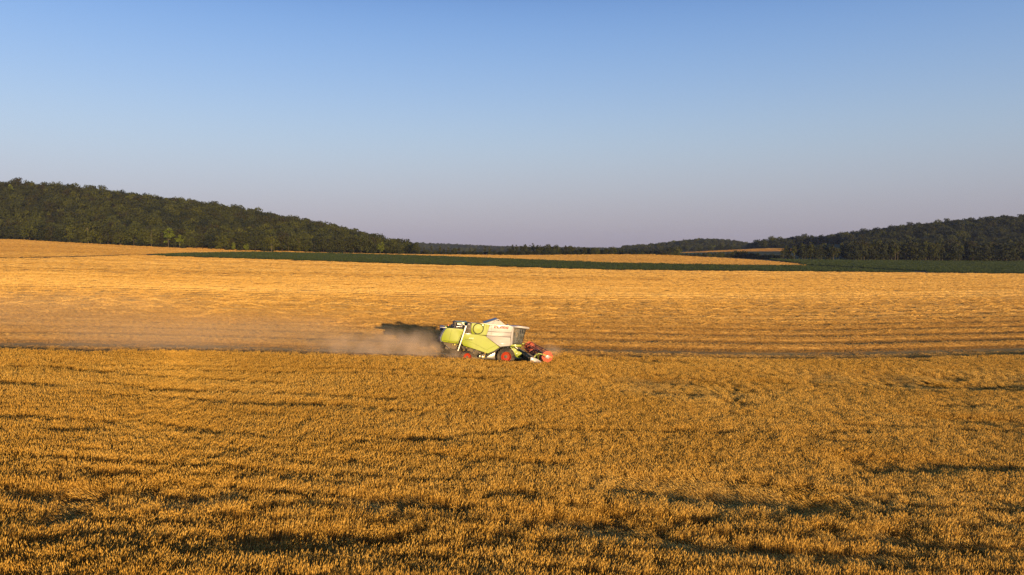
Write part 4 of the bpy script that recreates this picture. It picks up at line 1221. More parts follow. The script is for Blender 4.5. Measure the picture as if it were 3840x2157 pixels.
# --- cab
roofp = [(1650, 246), (1652, 232), (1760, 236), (1880, 246), (1945, 254), (1966, 268), (1960, 284), (1930, 292), (1800, 274), (1652, 262)]
roof = make('cab_roof', lambda bm: bm_prism(bm, qs(roofp, -1.25), -1.28, 1.28, .035, 3, drop=.17), M_WHITE, H)
def roof_bits(bm):
    a, b = q(1515, 212, -1.0), q(1580, 224, -1.0)
    bm_box(bm, ((a[0] + b[0]) / 2, -.6, (a[1] + b[1]) / 2), (.34, .5, .06), Matrix.Rotation(.1, 3, 'Y'), .01)
make('roof_hatch', roof_bits, M_GREY_SKY, H)
for k in range(6):
    zx = 1905 + (k % 3) * 18
    p = q(zx, 298 - (k % 3) * 2, -1.2)
    yy = -1.12 + (.16 if k % 3 == 1 else 0) + (k // 3) * 2.05
    def wl_(bm, p=p, yy=yy): bm_box(bm, (p[0], yy, p[1]), (.09, .13, .08), None, .015)
    lampo = make('work_light', wl_, M_BLACK, H)
    def ln_(bm, p=p, yy=yy): bm_box(bm, (p[0] + .048, yy, p[1]), (.012, .10, .06))
    make('lens', ln_, M_LENS, lampo)
cabp = qs([(1645, 266), (1888, 298), (1808, 590), (1620, 590)], -1.2)
yc = 1.18
cab = make('cab', lambda bm: None or [bm_tube(bm, [(p[0], s * yc, p[1]) for p in (cabp[a], cabp[b])], .035, 8) for s in (-1, 1) for a, b in ((0, 3), (1, 2), (0, 1), (3, 2))] +
           [bm_tube(bm, [(cabp[k][0], -yc, cabp[k][1]), (cabp[k][0], yc, cabp[k][1])], .035, 8) for k in (0, 1, 2, 3)] +
           [bm_prism(bm, [(cabp[0][0] - .03, cabp[0][1]), (cabp[0][0] + .02, cabp[0][1]), (cabp[3][0] + .02, cabp[3][1]), (cabp[3][0] - .03, cabp[3][1])], -yc + .05, yc - .05)] +
           [bm_prism(bm, [(cabp[3][0], cabp[3][1] - .04), (cabp[2][0], cabp[2][1] - .04), (cabp[2][0], cabp[2][1] + .02), (cabp[3][0], cabp[3][1] + .02)], -yc + .05, yc - .05)], M_BLACK, H)
def pane(name, v4):
    def b_(bm):
        vs = [bm.verts.new(v) for v in v4]; f = bm.faces.new(vs)
        r = bmesh.ops.extrude_face_region(bm, geom=[f])
        nrm = (Vector(v4[1]) - Vector(v4[0])).cross(Vector(v4[3]) - Vector(v4[0])).normalized() * .006
        bmesh.ops.translate(bm, verts=[v for v in r['geom'] if isinstance(v, bmesh.types.BMVert)], vec=nrm)
    return make(name, b_, M_GLASS, H)
for s in (-1, 1):
    pane('side_window', [(p[0], s * yc, p[1]) for p in cabp])
pane('windscreen', [(cabp[1][0], -yc, cabp[1][1]), (cabp[1][0], yc, cabp[1][1]), (cabp[2][0], yc, cabp[2][1]), (cabp[2][0], -yc, cabp[2][1])])
def door_rail(bm):
    bm_tube(bm, [(p[0], -yc - .03, p[1]) for p in qs([(1760, 330), (1745, 420), (1722, 480), (1700, 540), (1722, 575), (1800, 592)], -1.2)], .014, 6)
make('door_handle', door_rail, M_BLACK, H)
def seat(bm):
    x, z = q(1700, 585, -.2)
    bm_box(bm, (x, 0, z + .42), (.5, .5, .14), None, .04)
    bm_box(bm, (x - .24, 0, z + .80), (.14, .48, .66), Matrix.Rotation(-.12, 3, 'Y'), .05)
    bm_box(bm, (x - .05, 0, z + .2), (.3, .35, .4), None, .02)
make('driver_seat', seat, M_SEAT, H)
def wheel_st(bm):
    x, z = q(1790, 470, 0)
    bm_tube(bm, [(x - .02, 0, z - .8), (x - .12, 0, z - .1)], .03, 8)
    n = 24
    bm_tube(bm, [(x - .12 + .1 * math.sin(6.2832 * k / n), .19 * math.cos(6.2832 * k / n), z - .1 + .16 * math.sin(6.2832 * k / n)) for k in range(n + 1)], .015, 6, cap=False)
    bm_box(bm, (x + .02, .25, z - .15), (.1, .25, .3), None, .02)
make('steering_wheel', wheel_st, M_BLACK, H)
for s in (-1, 1):
    def mir(bm, s=s):
        x, z = q(1776, 342, -1.7)
        bm_box(bm, (x + .25, s * 1.62, z), (.06, .2, .42), None, .03)
        bm_tube(bm, [(x + .25, s * 1.62, z + .2), (x + .22, s * 1.2, z + .36)], .014, 6)
    make('mirror', mir, M_BLACK, H)
# --- platform below the cab
plat = prism_part('cab_platform', qs([(1580, 602), (1800, 606), (1798, 646), (1580, 640)], -1.2), -1.25, 1.25, M_LIME, H, .02, 2)
# --- feeder house
fh = qs12([(140, 620), (330, 650), (480, 760), (700, 900), (660, 980), (600, 1110), (560, 1140), (400, 1050), (330, 870)], -.8)
feeder = make('feeder_house', lambda bm: bm_prism(bm, fh, -.80, .80, .03), M_LIME, H)
def fh_bits(bm):
    bm_prism(bm, qs12([(455, 870), (520, 905), (470, 1045), (415, 1015)], -.82), -.83, -.79, .01)
make('inspection_cover', fh_bits, M_LIME_D, feeder)
def ram(bm):
    a, b = q12(375, 600, -1.0), q12(490, 690, -1.0)
    bm_tube(bm, [(a[0], -1.0, a[1]), (b[0], -1.0, b[1])], .045, 10)
make('hydraulic_ram', ram, M_STEEL, H)
def hoses(bm):
    for k, pts in enumerate(([(370, 600), (300, 640), (220, 690)], [(480, 690), (490, 780), (560, 820)], [(200, 560), (300, 590), (380, 600)])):
        bm_tube(bm, [(p[0], -1.02 + .03 * k, p[1]) for p in qs12(pts, -1.0)], .02, 6)
make('hose', hoses, M_BLACK, H)
# --- under-body machinery
def under(bm):
    bm_prism(bm, qs([(560, 590), (640, 625), (900, 705), (1120, 780), (1350, 660), (1400, 650), (1500, 660), (1440, 800), (1250, 895), (1000, 900), (800, 860), (690, 760), (600, 680)], -.8), -.85, .85, .05)
    bm_prism(bm, qs([(940, 830), (1400, 850), (1400, 910), (800, 890), (800, 850)], -1.0), -1.0, 1.0, .03)
make('chassis', under, M_DARK, H)
def elev(bm):
    bm_prism(bm, qs([(1352, 660), (1392, 652), (1330, 705), (1085, 862), (1068, 832), (1110, 800), (1130, 788)], -1.42), -1.46, -1.2, .015)
    bm_prism(bm, qs([(1350, 664), (1420, 636), (1500, 632), (1570, 642), (1570, 652), (1490, 644), (1425, 650), (1372, 672)], -1.5), -1.54, -.9, .01)
make('fender_strip', elev, M_BLACK, H)
def gear(bm):
    bm_prism(bm, qs([(945, 820), (1060, 778), (1090, 790), (1050, 880), (1005, 880), (955, 868)], -1.38), -1.42, -1.25, .03)
    bm_prism(bm, qs([(690, 690), (780, 672), (900, 790), (850, 812)], -1.2), -1.25, -1.05, .02)
    for a, b in (((820, 775), (850, 705)), ((720, 720), (735, 665)), ((900, 770), (1040, 735)), ((640, 700), (600, 640)), ((880, 700), (1000, 760))):
        A_, B_ = q(*a, -1.3), q(*b, -1.3); bm_tube(bm, [(A_[0], -1.3, A_[1]), (B_[0], -1.3, B_[1])], .022, 6)
    c = q(900, 750, -1.3); bm_lathe(bm, [(0, -.06), (.20, -.06), (.22, -.03), (.22, .08)], (c[0], -1.22, c[1]), 24)
    c = q(960, 770, -1.3); bm_lathe(bm, [(0, -.04), (.12, -.04), (.13, 0), (.13, .08)], (c[0], -1.26, c[1]), 20)
make('belt_drive', gear, M_BROWN, H)
for zx, zy, r in ((962, 846, .12), (1022, 858, .14)):
    c = q(zx, zy, -1.46)
    pu = make('pulley', lambda bm: bm_lathe(bm, [(0, -.05), (r * .35, -.05), (r * .4, -.03), (r * .8, -.02), (r, -.04), (r, .05)], (c[0], -1.44, c[1]), 24), M_STEEL, H)
    make('hub', lambda bm: bm_lathe(bm, [(0, -.07), (r * .45, -.065), (r * .5, -.04)], (c[0], -1.44, c[1]), 16), M_YEL, pu)
make('belt_guard', lambda bm: bm_prism(bm, qs([(1040, 830), (1062, 820), (1060, 855), (1042, 880)], -1.45), -1.47, -1.40, .01), M_YEL, H)
make('side_shield', lambda bm: bm_prism(bm, qs([(1095, 872), (1110, 848), (1268, 760), (1262, 882)], -1.1), -1.12, -1.04, .01), M_STEEL, H)
def struts(bm):
    for a, b in (((822, 776), (862, 706)), ((700, 660), (716, 725))):
        A_, B_ = q(*a, -1.44), q(*b, -1.44); bm_tube(bm, [(A_[0], -1.44, A_[1]), (B_[0], -1.44, B_[1])], .02, 6)
    for zx, zy in ((1318, 690), (1270, 712), (1520, 662), (1540, 655), (905, 755)):
        p = q(zx, zy, -1.5); bmesh.ops.create_icosphere(bm, subdivisions=1, radius=.04, matrix=Matrix.Translation((p[0], -1.48, p[1])))
make('strut', struts, M_STEEL, H)
# --- engine deck
def engine(bm):
    bm_prism(bm, qs([(505, 215), (720, 215), (720, 300), (420, 290), (430, 240)], -.9), -1.0, .9, .03)
    bm_prism(bm, qs([(447, 145), (500, 145), (505, 245), (450, 240)], -.5), -.5, .5, .02)
    bm_prism(bm, qs([(725, 170), (792, 170), (800, 390), (700, 388), (690, 260)], -1.3), -1.36, -1.1, .02)
    p = q(430, 220, -.6); bm_tube(bm, [(p[0] - .1, -.6, p[1]), (p[0] + .3, -.6, p[1] + .0)], .05, 10)
    p = q(700, 165, -.9); bm_tube(bm, [(p[0], -.9, p[1] - .1), (p[0] + .05, -.9, p[1] + .05), (p[0] + .35, -.8, p[1] + .03)], .05, 8)
make('engine', engine, M_DARK, H)
make('engine_hood', lambda bm: bm_prism(bm, qs([(503, 150), (735, 158), (735, 176), (620, 215), (503, 205)], -.3), -.35, 1.1, .02), M_LIME_D, H)
def muff(bm):
    a, b = q(505, 188, -.75), q(612, 200, -.75); bm_tube(bm, [(a[0], -.75, a[1]), (b[0], -.75, b[1])], .125, 20)
    a, b = q(490, 245, -1.1), q(605, 232, -1.1); bm_tube(bm, [(a[0], -1.1, a[1]), (b[0], -1.1, b[1])], .03, 10)
make('exhaust', muff, M_STEEL, H)
# --- ladder and rails
def ladder(bm):
    a, b = q(682, 224, -1.6), q(518, 726, -1.6)
    for yy in (-1.60, -1.74):
        bm_prism(bm, [(a[0] - .055, a[1]), (a[0] + .055, a[1]), (b[0] + .04, b[1]), (b[0] - .04, b[1])], yy - .012, yy + .012)
    for k in range(1, 12):
        f = k / 12; x = a[0] + (b[0] - a[0]) * f; z = a[1] + (b[1] - a[1]) * f
        bm_box(bm, (x, -1.67, z), (.06, .12, .02))
make('ladder', ladder, M_STEEL, H)
def rails(bm):
    for pts, y in (([(583, 292), (588, 245), (605, 210), (628, 195), (648, 200), (660, 225), (658, 262)], -1.40), ([(700, 285), (706, 235), (718, 200), (740, 186), (762, 200), (770, 235), (768, 300), (760, 384)], -1.40),
                   ([(696, 275), (766, 284)], -1.40), ([(664, 384), (696, 275), (706, 235)], -1.41), ([(455, 270), (456, 232), (478, 222), (488, 240), (486, 274)], -1.2)):
        bm_tube(bm, [(p[0], y, p[1]) for p in qs(pts, y)], .022, 8)
make('handrail', rails, M_STEEL, H)
make('platform', lambda bm: bm_prism(bm, qs([(655, 378), (795, 384), (795, 394), (655, 388)], -1.5), -1.55, -1.3, .005), M_STEEL, H)
# --- beacon, auger
bx = q(327, 215, -.9)
def bstalk(bm): bm_tube(bm, [(bx[0], -.9, bx[1] - .35), (bx[0], -.9, bx[1] - .04)], .015, 6)
bs = make('beacon', bstalk, M_BLACK, H)
make('lamp', lambda bm: bm_lathe_z(bm, bx[0], -.9, bx[1] - .05), M_AMBER, bs) if False else None
def blamp(bm):
    n = 16; prof = [(0, .15), (.04, .145), (.06, .10), (.062, 0), (0, 0)]
    rr = []
    for r, z in prof:
        rr.append([bm.verts.new((bx[0] + r * math.cos(6.2832 * k / n), -.9 + r * math.sin(6.2832 * k / n), bx[1] - .06 + z)) for k in range(n)] if r else [bm.verts.new((bx[0], -.9, bx[1] - .06 + z))])
    for a, b in zip(rr[:-1], rr[1:]):
        for k in range(n):
            k2 = (k + 1) % n
            if len(a) == 1: bm.faces.new((a[0], b[k], b[k2]))
            elif len(b) == 1: bm.faces.new((a[k2], a[k], b[0]))
            else: bm.faces.new((a[k], a[k2], b[k2], b[k]))
make('lamp', blamp, M_AMBER, bs)
ya = 1.35
s0, s1 = q(232, 258, ya), q(1040, 300, ya)
aug = make('unloading_auger', lambda bm: bm_tube(bm, [(s0[0], ya, s0[1]), (s1[0], ya, s1[1])], .19, 20), M_LIME, H)
def spout(bm):
    a = q(262, 262, ya); b = q(160, 268, ya)
    d = Vector((b[0] - a[0], 0, b[1] - a[1])).normalized()
    n = 20; up = Vector((-d.z, 0, d.x)); sd = Vector((0, 1, 0))
    rings = []
    for f, r in ((0, .20), (.5, .25), (1.0, .29), (1.0, .27), (.5, .23)):
        c = Vector((a[0], ya, a[1])).lerp(Vector((b[0], ya, b[1])), f)
        rings.append([bm.verts.new(c + (up * math.cos(6.2832 * k / n) + sd * math.sin(6.2832 * k / n)) * r) for k in range(n)])
    for x_, y_ in zip(rings[:-1], rings[1:]):
        for k in range(n): bm.faces.new((x_[k], x_[(k + 1) % n], y_[(k + 1) % n], y_[k]))
make('spout', spout, M_STEEL, aug)
def spout_b(bm):
    a = q(180, 268, ya); b = q(150, 300, ya); c = q(178, 330, ya); d = q(215, 300, ya)
    bm_prism(bm, [a, b, c, d], ya - .24, ya + .24, .03)
make('rubber_flap', spout_b, M_BLACK, aug)

# --- wheels
def wheel(zx, zy, y, ro, w, rr, n_lug, side):
    """side -1 shows its outer face to the camera"""
    c = q(zx, zy, -1.5); cx, cz = c
    out = side
    def rim(bm):
        o = out * w * .5
        bm_lathe(bm, [(rr * 1.06, -w * .45), (rr * .98, -w * .42), (rr * .95, -w * .1), (rr * .95, w * .1), (rr * .98, w * .42), (rr * 1.06, w * .45)], (cx, y, cz), 40)
        bm_lathe(bm, [(0, out * w * .16), (rr * .30, out * w * .16), (rr * .42, out * w * .10), (rr * .62, out * w * .22), (rr * .70, out * w * .24), (rr * .95, out * w * .05)], (cx, y, cz), 40)
    r_ = make('wheel', rim, M_RED, H)
    def tyre(bm):
        h = w / 2
        bm_lathe(bm, [(rr * 1.0, -h * .82), (rr * 1.12, -h * .97), (ro * .80, -h), (ro * .92, -h * .90), (ro * .955, -h * .72), (ro * .965, 0), (ro * .955, h * .72), (ro * .92, h * .90), (ro * .80, h), (rr * 1.12, h * .97), (rr * 1.0, h * .82)], (cx, y, cz), 56)
        for k in range(n_lug):
            for s in (-1, 1):
                a0 = 6.283185 * (k + (.5 if s > 0 else 0)) / n_lug
                prev = None
                steps = 4
                vs = []
                for j in range(steps + 1):
                    f = j / steps
                    yy = s * h * (.02 + .94 * f); an = a0 + f * .26
                    rt = ro * (1.0 - .045 * f * f * f); rb = ro * .93 - ro * .03 * f
                    da = .042
                    for (r, d) in ((rb, -da), (rt, -da * .75), (rt, da * .75), (rb, da)):
                        vs.append(bm.verts.new((cx + r * math.cos(an + d), y + yy, cz + r * math.sin(an + d))))
                for j in range(steps):
                    b0 = j * 4; b1 = b0 + 4
                    for m in range(3): bm.faces.new((vs[b0 + m], vs[b0 + m + 1], vs[b1 + m + 1], vs[b1 + m]))
                bm.faces.new(vs[0:4]); bm.faces.new(vs[-4:][::-1])
                # shoulder of the lug running down the side wall
                an = a0 + .26
                e = [(ro * .955, .97), (ro * .86, 1.015), (ro * .86, .96), (ro * .90, .90)]
                va = [bm.verts.new((cx + r * math.cos(an - .04), y + s * h * k_, cz + r * math.sin(an - .04))) for r, k_ in e]
                vb = [bm.verts.new((cx + r * math.cos(an + .04), y + s * h * k_, cz + r * math.sin(an + .04))) for r, k_ in e]
                for m in range(4): bm.faces.new((va[m], va[(m + 1) % 4], vb[(m + 1) % 4], vb[m]))
                bm.faces.new(va[::-1]); bm.faces.new(vb)
    make('tyre', tyre, M_RUBBER, r_)
    def hub(bm):
        bm_lathe(bm, [(0, out * w * .32), (rr * .16, out * w * .32), (rr * .18, out * w * .22), (rr * .34, out * w * .20), (rr * .36, out * w * .12)], (cx, y, cz), 24)
        for k in range(10):
            a = 6.2832 * k / 10
            bmesh.ops.create_icosphere(bm, subdivisions=1, radius=rr * .045, matrix=Matrix.Translation((cx + rr * .27 * math.cos(a), y + out * w * .21, cz + rr * .27 * math.sin(a))))
    make('hub', hub, M_BROWN, r_)
wheel(1490, 852, -1.27, .975, .66, .50, 20, -1)
wheel(1490, 852, 1.27, .975, .66, .50, 20, 1)
wheel(712, 862, -1.26, .66, .44, .39, 16, -1)
wheel(712, 862, 1.26, .66, .44, .39, 16, 1)
def axles(bm):
    for zx, zy, r in ((1490, 852, .16), (712, 862, .12)):
        c = q(zx, zy, -1.5); bm_tube(bm, [(c[0], -1.15, c[1]), (c[0], 1.15, c[1])], r, 12)
make('axle', axles, M_DARK, H)

# --- header: trough, auger, knife, dividers
HW = 3.62
bt = q12(1080, 1075, -HW)                       # top of the back sheet at the near end
hb = bt[1] - .62                                # floor of the header
tip = q12(1600, 1305, -HW)
kn = (tip[0] + .10, hb + .02)
hdr_prof = [(bt[0] - .02, hb), (bt[0] - .05, bt[1] - .02), (bt[0] + .22, bt[1] + .02), (bt[0] + .24, bt[1] - .05), (bt[0] + .06, bt[1] - .10), (bt[0] + .10, hb + .22), (bt[0] + .30, hb + .08), (kn[0], hb + .06), (kn[0], hb)]
header = make('header', lambda bm: bm_prism(bm, hdr_prof, -HW, HW, .01, 1), M_DGREEN, H, label='wide dark green cutting header')
def end_sheet(bm):
    for s in (-1, 1):
        bm_prism(bm, [(bt[0] - .05, hb), (bt[0] - .05, bt[1]), (bt[0] + .5, bt[1] - .1), (kn[0] - .2, hb + .28), (kn[0] + .1, hb)], s * HW - .02, s * HW + .02)
make('end_sheet', end_sheet, M_DGREEN, header)
dv = qs12([(1085, 1078), (1240, 1105), (1420, 1185), (1605, 1302), (1600, 1330), (1050, 1320)], -HW - .08)
for s in (-1, 1):
    make('divider', lambda bm: bm_prism(bm, dv, s * (HW + .10), s * (HW + .03), .01), M_WHITE, header, label='pale pointed crop divider')
ca = (bt[0] + .42, hb + .34)
def hauger(bm):
    bm_tube(bm, [(ca[0], -HW + .05, ca[1]), (ca[0], HW - .05, ca[1])], .15, 14)
    n = 150; prev = None
    for s in (-1, 1):
        prev = None
        for k in range(n + 1):
            f = k / n; y = s * (HW - .08 - f * (HW - .8)); a = f * 6.2832 * 5.5 * s
            p0 = bm.verts.new((ca[0] + .14 * math.cos(a), y, ca[1] + .14 * math.sin(a))); p1 = bm.verts.new((ca[0] + .29 * math.cos(a), y, ca[1] + .29 * math.sin(a)))
            if prev: bm.faces.new((prev[0], prev[1], p1, p0))
            prev = (p0, p1)
make('auger', hauger, M_STEEL, header)
def knife(bm):
    bm_box(bm, (kn[0] + .02, 0, hb + .035), (.08, 2 * HW, .03))
    for k in range(90):
        y = -HW + .06 + k * (2 * HW - .12) / 89
        vs = [bm.verts.new(v) for v in ((kn[0], y - .03, hb + .03), (kn[0], y + .03, hb + .03), (kn[0] + .14, y, hb + .02))]
        bm.faces.new(vs)
make('cutter_bar', knife, M_STEEL, header)
def top_frame(bm):
    for y in (-2.4, -1.2, 0, 1.2, 2.4):
        bm_box(bm, (bt[0] - .10, y, (bt[1] + hb) / 2), (.08, .08, bt[1] - hb - .05), None, .01)
    bm_box(bm, (bt[0] - .12, 0, bt[1] - .12), (.12, 2 * HW - .3, .12), None, .02)
    for y in (1.7, 2.6):
        bm_tube(bm, [(bt[0] - .1, y, bt[1]), (bt[0] - .2, y, bt[1] + .3)], .03, 8)
make('frame', top_frame, M_DARK, header)
# --- reel
rc = q12(1850, 1065, -HW - .12); RR = .60
def ring_pts(r, n=8, ph=.2):
    return [(rc[0] + r * math.cos(6.283185 * k / n + ph), rc[1] + r * math.sin(6.283185 * k / n + ph)) for k in range(n)]
reel = make('reel', lambda bm: bm_tube(bm, [(rc[0], -HW, rc[1]), (rc[0], HW, rc[1])], .11, 14), M_REELD, H, label='wide red reel')
NB = 6
for y in (-HW - .02, -1.25, 1.25, HW - .04):
    endp = abs(y) > 3
    def disc(bm, y=y, endp=endp):
        if endp:
            pts = ring_pts(RR, 8)
            c0 = bm.verts.new((rc[0], y - .05 * (1 if y < 0 else -1), rc[1])); vs = [bm.verts.new((p[0], y, p[1])) for p in pts]
            c1 = bm.verts.new((rc[0], y + .02, rc[1])); v2 = [bm.verts.new((p[0], y + .03, p[1])) for p in pts]
            for k in range(8):
                k2 = (k + 1) % 8
                bm.faces.new((c0, vs[k], vs[k2])); bm.faces.new((c1, v2[k2], v2[k])); bm.faces.new((vs[k], v2[k], v2[k2], vs[k2]))
            for p in pts:
                bm_tube(bm, [(rc[0], y - .045 * (1 if y < 0 else -1), rc[1]), (p[0], y, p[1])], .018, 6)
        else:
            for k in range(NB):
                a = 6.2832 * k / NB + .3
                bm_prism(bm, [(rc[0] + .05 * math.sin(a), rc[1] - .05 * math.cos(a)), (rc[0] + RR * math.cos(a) * .92, rc[1] + RR * math.sin(a) * .92), (rc[0] + RR * math.cos(a + .5) * .6, rc[1] + RR * math.sin(a + .5) * .6)], y - .015, y + .015)
    make('reel_disc', disc, M_REEL if endp else M_REELD, reel, label='orange red eight sided end disc' if endp else None)
for k in range(NB):
    a = 6.2832 * k / NB + .3
    bx_, bz_ = rc[0] + RR * .90 * math.cos(a), rc[1] + RR * .90 * math.sin(a)
    def bar(bm): bm_tube(bm, [(bx_, -HW, bz_), (bx_, HW - .05, bz_)], .028, 8)
    b_ = make('tine_bar', bar, M_REELD, reel)
    def tines(bm):
        for j in range(46):
            y = -HW + .12 + j * (2 * HW - .3) / 45
            bm_tube(bm, [(bx_, y, bz_), (bx_ - .05, y, bz_ - .14), (bx_ - .03, y, bz_ - .27)], .009, 4)
            bm_box(bm, (bx_, y, bz_), (.07, .03, .06))
    make('tines', tines, M_REELD, b_)
for s in (-1, 1):
    yy = s * (HW + .14)
    def arm(bm):
        pts = qs12([(1250, 1085), (1290, 1010), (1370, 945), (1450, 920), (1560, 935), (1700, 975), (1790, 1010), (1900, 1050), (2030, 1085)], -HW - .14)
        for (a, b, w0, w1) in [(pts[i], pts[i + 1], .055 - .002 * i, .055 - .002 * i) for i in range(len(pts) - 1)]:
            dx, dz = b[0] - a[0], b[1] - a[1]; L = math.hypot(dx, dz); nx, nz = -dz / L * w0, dx / L * w0
            bm_prism(bm, [(a[0] - nx, a[1] - nz), (b[0] - nx, b[1] - nz), (b[0] + nx, b[1] + nz), (a[0] + nx, a[1] + nz)], yy - .03, yy + .03)
        p = qs12([(1405, 925), (1430, 1200)], -HW - .14)
        bm_tube(bm, [(p[0][0], yy, p[0][1]), (p[1][0], yy, p[1][1])], .022, 8)
    ar = make('reel_arm', arm, M_LIME, H, label='curved lime reel arm')
    def cap(bm):
        pts = qs12([(1725, 1085), (1770, 1030), (1830, 990), (1900, 990), (1945, 1030), (1950, 1080), (1920, 1130), (1880, 1160), (1800, 1140)], -HW - .18)
        bm_prism(bm, pts, yy - s * .0 - .06, yy + .06, .03, 3)
    make('drive_cover', cap, M_WHITE, ar)
    def hose_(bm):
        p = qs12([(1430, 880), (1480, 830), (1560, 820), (1610, 870), (1620, 960), (1660, 1040), (1730, 1090)], -HW - .2)
        bm_tube(bm, [(a, yy + s * .06, b) for a, b in p], .022, 6)
        p = qs12([(1310, 1000), (1370, 960), (1420, 900)], -HW - .2)
        bm_tube(bm, [(a, yy + s * .06, b) for a, b in p], .018, 6)
    make('hose', hose_, M_BLACK, ar)

# --- lettering
def on_panel(px_a, px_b, y):
    """frame on a panel: origin and unit vectors along the text and up"""
    a = q(px_a[0], px_a[1], y); b = q(px_b[0], px_b[1], y)
    d = Vector((b[0] - a[0], b[1] - a[1])); L = d.length; d.normalize()
    return Vector(a), d, Vector((-d.y, d.x)), L
def block_letters(bm):
    o, d, u, L = on_panel((1246, 273), (1532, 292), -1.54)
    lw, gap, hh, st = L / 5.6, L / 5.6 * .14, .26, .30
    shapes = {'C': [(0, 0, 1, .26), (0, .26, .36, .74), (0, .74, 1, 1), (.72, .62, 1, .74)],
              'L': [(0, 0, 1, .26), (0, .26, .36, 1)],
              'A': [(0, 0, .34, 1), (.66, 0, 1, 1), (.34, .74, .66, 1), (.34, .28, .66, .46)],
              'S': [(0, 0, 1, .24), (.66, .24, 1, .40), (0, .40, 1, .62), (0, .62, .34, .76), (0, .76, 1, 1)]}
    for i, ch in enumerate('CLAAS'):
        x0 = i * (lw + gap)
        for (a, b, c, e) in shapes[ch]:
            pts = []
            for (s, t) in ((a, b), (c, b), (c, e), (a, e)):
                v = o + d * (x0 + s * lw + t * hh * .22) + u * (t * hh)
                pts.append((v.x, v.y))
            bm_prism(bm, pts, -1.538, -1.529)
make('lettering', block_letters, M_TXT_R, H, label='red maker lettering on the light grey panel')
def text_part(s, a, b, y, hgt, mat, label, shear=.25):
    cu = bpy.data.curves.new('txt', 'FONT'); cu.body = s; cu.shear = shear; cu.extrude = .004; cu.offset = .012
    to = bpy.data.objects.new('txt', cu)
    me = bpy.data.meshes.new_from_object(to)
    bpy.data.objects.remove(to); bpy.data.curves.remove(cu)
    o, d, u, L = on_panel(a, b, y)
    n = len(me.vertices); co = np.empty(n * 3, np.float32); me.vertices.foreach_get('co', co); co = co.reshape(-1, 3)
    w = co[:, 0].max() - co[:, 0].min(); h = co[:, 1].max() - co[:, 1].min()
    X = (co[:, 0] - co[:, 0].min()) / w * L; Z = (co[:, 1] - co[:, 1].min()) / h * hgt; D = co[:, 2]
    out = np.stack([o.x + d.x * X + u.x * Z, y - .002 - D, o.y + d.y * X + u.y * Z], -1)
    me.vertices.foreach_set('co', out.astype(np.float32).ravel())
    me.materials.clear(); me.materials.append(mat); me.update()
    ob = bpy.data.objects.new('lettering', me); link(ob, H); ob['label'] = label
text_part('TUCANO', (664, 513), (815, 523), -1.562, .125, M_TXT_D, 'dark model lettering')
text_part('470', (738, 488), (834, 494), -1.562, .13, M_TXT_W, 'pale model number')

# ------------------------------------------------------------------ dust thrown up by the machine
def dust_object(name, c, size, dens, label, rotz=0, color=(.86, .66, .46), stretch=(1, 1, 1), fall=1.6, nscale=.35, lo=.35):
    bm = bmesh.new(); bmesh.ops.create_icosphere(bm, subdivisions=4, radius=1.0)
    me = bpy.data.meshes.new(name); bm.to_mesh(me); bm.free()
    m = bpy.data.materials.new(name); m.use_nodes = True; nt = m.node_tree; N = nt.nodes; L = nt.links
    N.remove(N['Principled BSDF'])
    v = N.new('ShaderNodeVolumePrincipled'); v.inputs['Color'].default_value = (*color, 1); v.inputs['Anisotropy'].default_value = -.2
    tc_ = N.new('ShaderNodeTexCoord')
    ln = N.new('ShaderNodeVectorMath'); ln.operation = 'LENGTH'; L.new(tc_.outputs['Object'], ln.inputs[0])
    mr = N.new('ShaderNodeMapRange'); mr.interpolation_type = 'SMOOTHERSTEP'
    mr.inputs['From Min'].default_value = 1.0; mr.inputs['From Max'].default_value = .1
    L.new(ln.outputs['Value'], mr.inputs['Value'])
    pw = N.new('ShaderNodeMath'); pw.operation = 'POWER'; pw.inputs[1].default_value = fall; L.new(mr.outputs[0], pw.inputs[0])
    mp = N.new('ShaderNodeMapping'); mp.inputs['Scale'].default_value = (size[0] * nscale, size[1] * nscale, size[2] * nscale)
    L.new(tc_.outputs['Object'], mp.inputs['Vector'])
    ns = N.new('ShaderNodeTexNoise'); ns.inputs['Detail'].default_value = 4; ns.inputs['Scale'].default_value = 1.0; L.new(mp.outputs[0], ns.inputs['Vector'])
    r2 = N.new('ShaderNodeMapRange'); r2.inputs['From Min'].default_value = lo; r2.inputs['From Max'].default_value = .72; L.new(ns.outputs['Fac'], r2.inputs['Value'])
    mu = N.new('ShaderNodeMath'); mu.operation = 'MULTIPLY'; L.new(pw.outputs[0], mu.inputs[0]); L.new(r2.outputs[0], mu.inputs[1])
    m2 = N.new('ShaderNodeMath'); m2.operation = 'MULTIPLY'; m2.inputs[1].default_value = dens; L.new(mu.outputs[0], m2.inputs[0])
    L.new(m2.outputs[0], v.inputs['Density']); L.new(v.outputs[0], N['Material Output'].inputs['Volume'])
    me.materials.append(m)
    o = bpy.data.objects.new(name, me); link(o)
    o.location = c; o.scale = size; o.rotation_euler = (0, 0, rotz)
    return tag(o, label, 'dust', None, 'stuff')
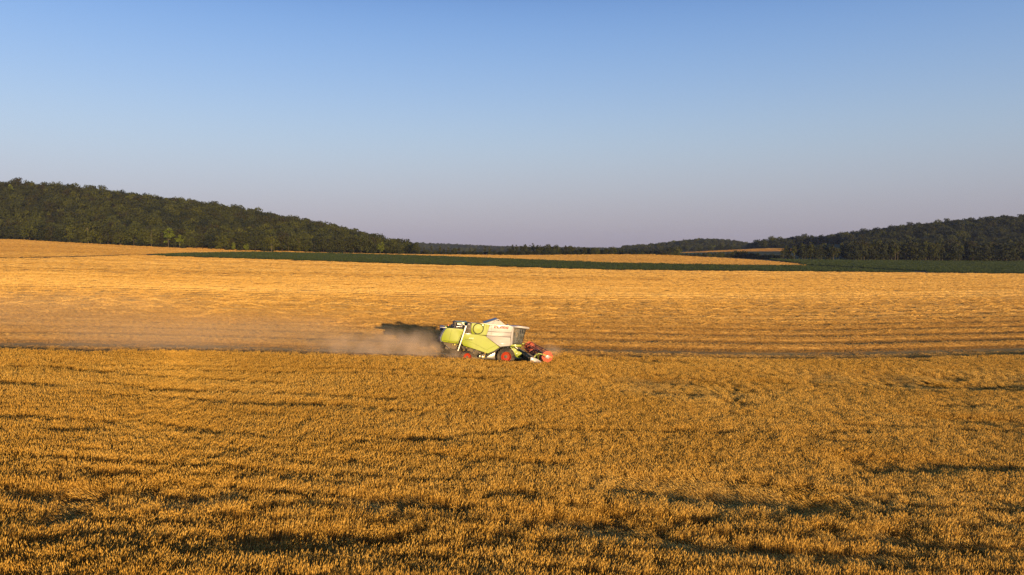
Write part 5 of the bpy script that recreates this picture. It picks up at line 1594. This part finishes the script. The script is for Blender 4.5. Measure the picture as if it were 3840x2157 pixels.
if DUST:
    dx, dy = MACH
    def behind(d, z, sd=0.0):
        x = dx - Hx * d - sd * Hy; y = dy - Hy * d + sd * Hx
        return (x, y, tz1(x, y) + z)
    dust_object('dust_cloud', behind(12.5, 1.2, .4), (11.0, 3.6, 2.6), .5, 'brown dust rolling out close behind the harvester', R(HEAD), fall=1.3, nscale=.5)
    dust_object('dust_cloud', behind(8.6, .9, .2), (3.4, 1.9, 1.9), .95, 'thickest dust right under the rear hood', R(HEAD), nscale=.8)
    dust_object('dust_cloud', behind(5.4, .7, -1.3), (1.8, 1.0, 1.5), 1.5, 'small puff of chaff beside the rear wheel', R(HEAD), nscale=.9)
    dust_object('dust_cloud', behind(31, 1.6, 2.0), (30.0, 8.0, 3.6), .075, 'thin dust drifting over the stubble behind the harvester', R(HEAD), nscale=.12, lo=.2)
    dust_object('dust_cloud', behind(50, 2.4, 16.0), (34.0, 16.0, 4.0), .018, 'faint sunlit dust hanging over the field at the left', R(HEAD), nscale=.06, lo=.1)
    x, y = dx + Hx * 5.2 - Hy * .5, dy + Hy * 5.2 + Hx * .5
    dust_object('dust_cloud', (x, y, tz1(x, y) + 1.6), (1.8, 3.4, 1.1), .28, 'light dust rising from the cutting header', R(HEAD))
# ------------------------------------------------------------------ the evening air
if HAZE:
    hm = bpy.data.materials.new('haze'); hm.use_nodes = True; nt = hm.node_tree
    nt.nodes.remove(nt.nodes['Principled BSDF'])
    hv = nt.nodes.new('ShaderNodeVolumePrincipled')
    hv.inputs['Color'].default_value = (.52, .64, .95, 1); hv.inputs['Density'].default_value = HAZE; hv.inputs['Anisotropy'].default_value = 0.0
    nt.links.new(hv.outputs[0], nt.nodes['Material Output'].inputs['Volume'])
    bm = bmesh.new(); bmesh.ops.create_cube(bm, size=1.0, matrix=Matrix.Translation((0, 2590, 50)) @ Matrix.Diagonal((14400, 5500, 130, 1)))
    me = bpy.data.meshes.new('haze'); bm.to_mesh(me); bm.free(); me.materials.append(hm)
    tag(link(bpy.data.objects.new('haze', me)), 'thin pale evening haze in front of the far hills', 'haze', None, 'stuff')
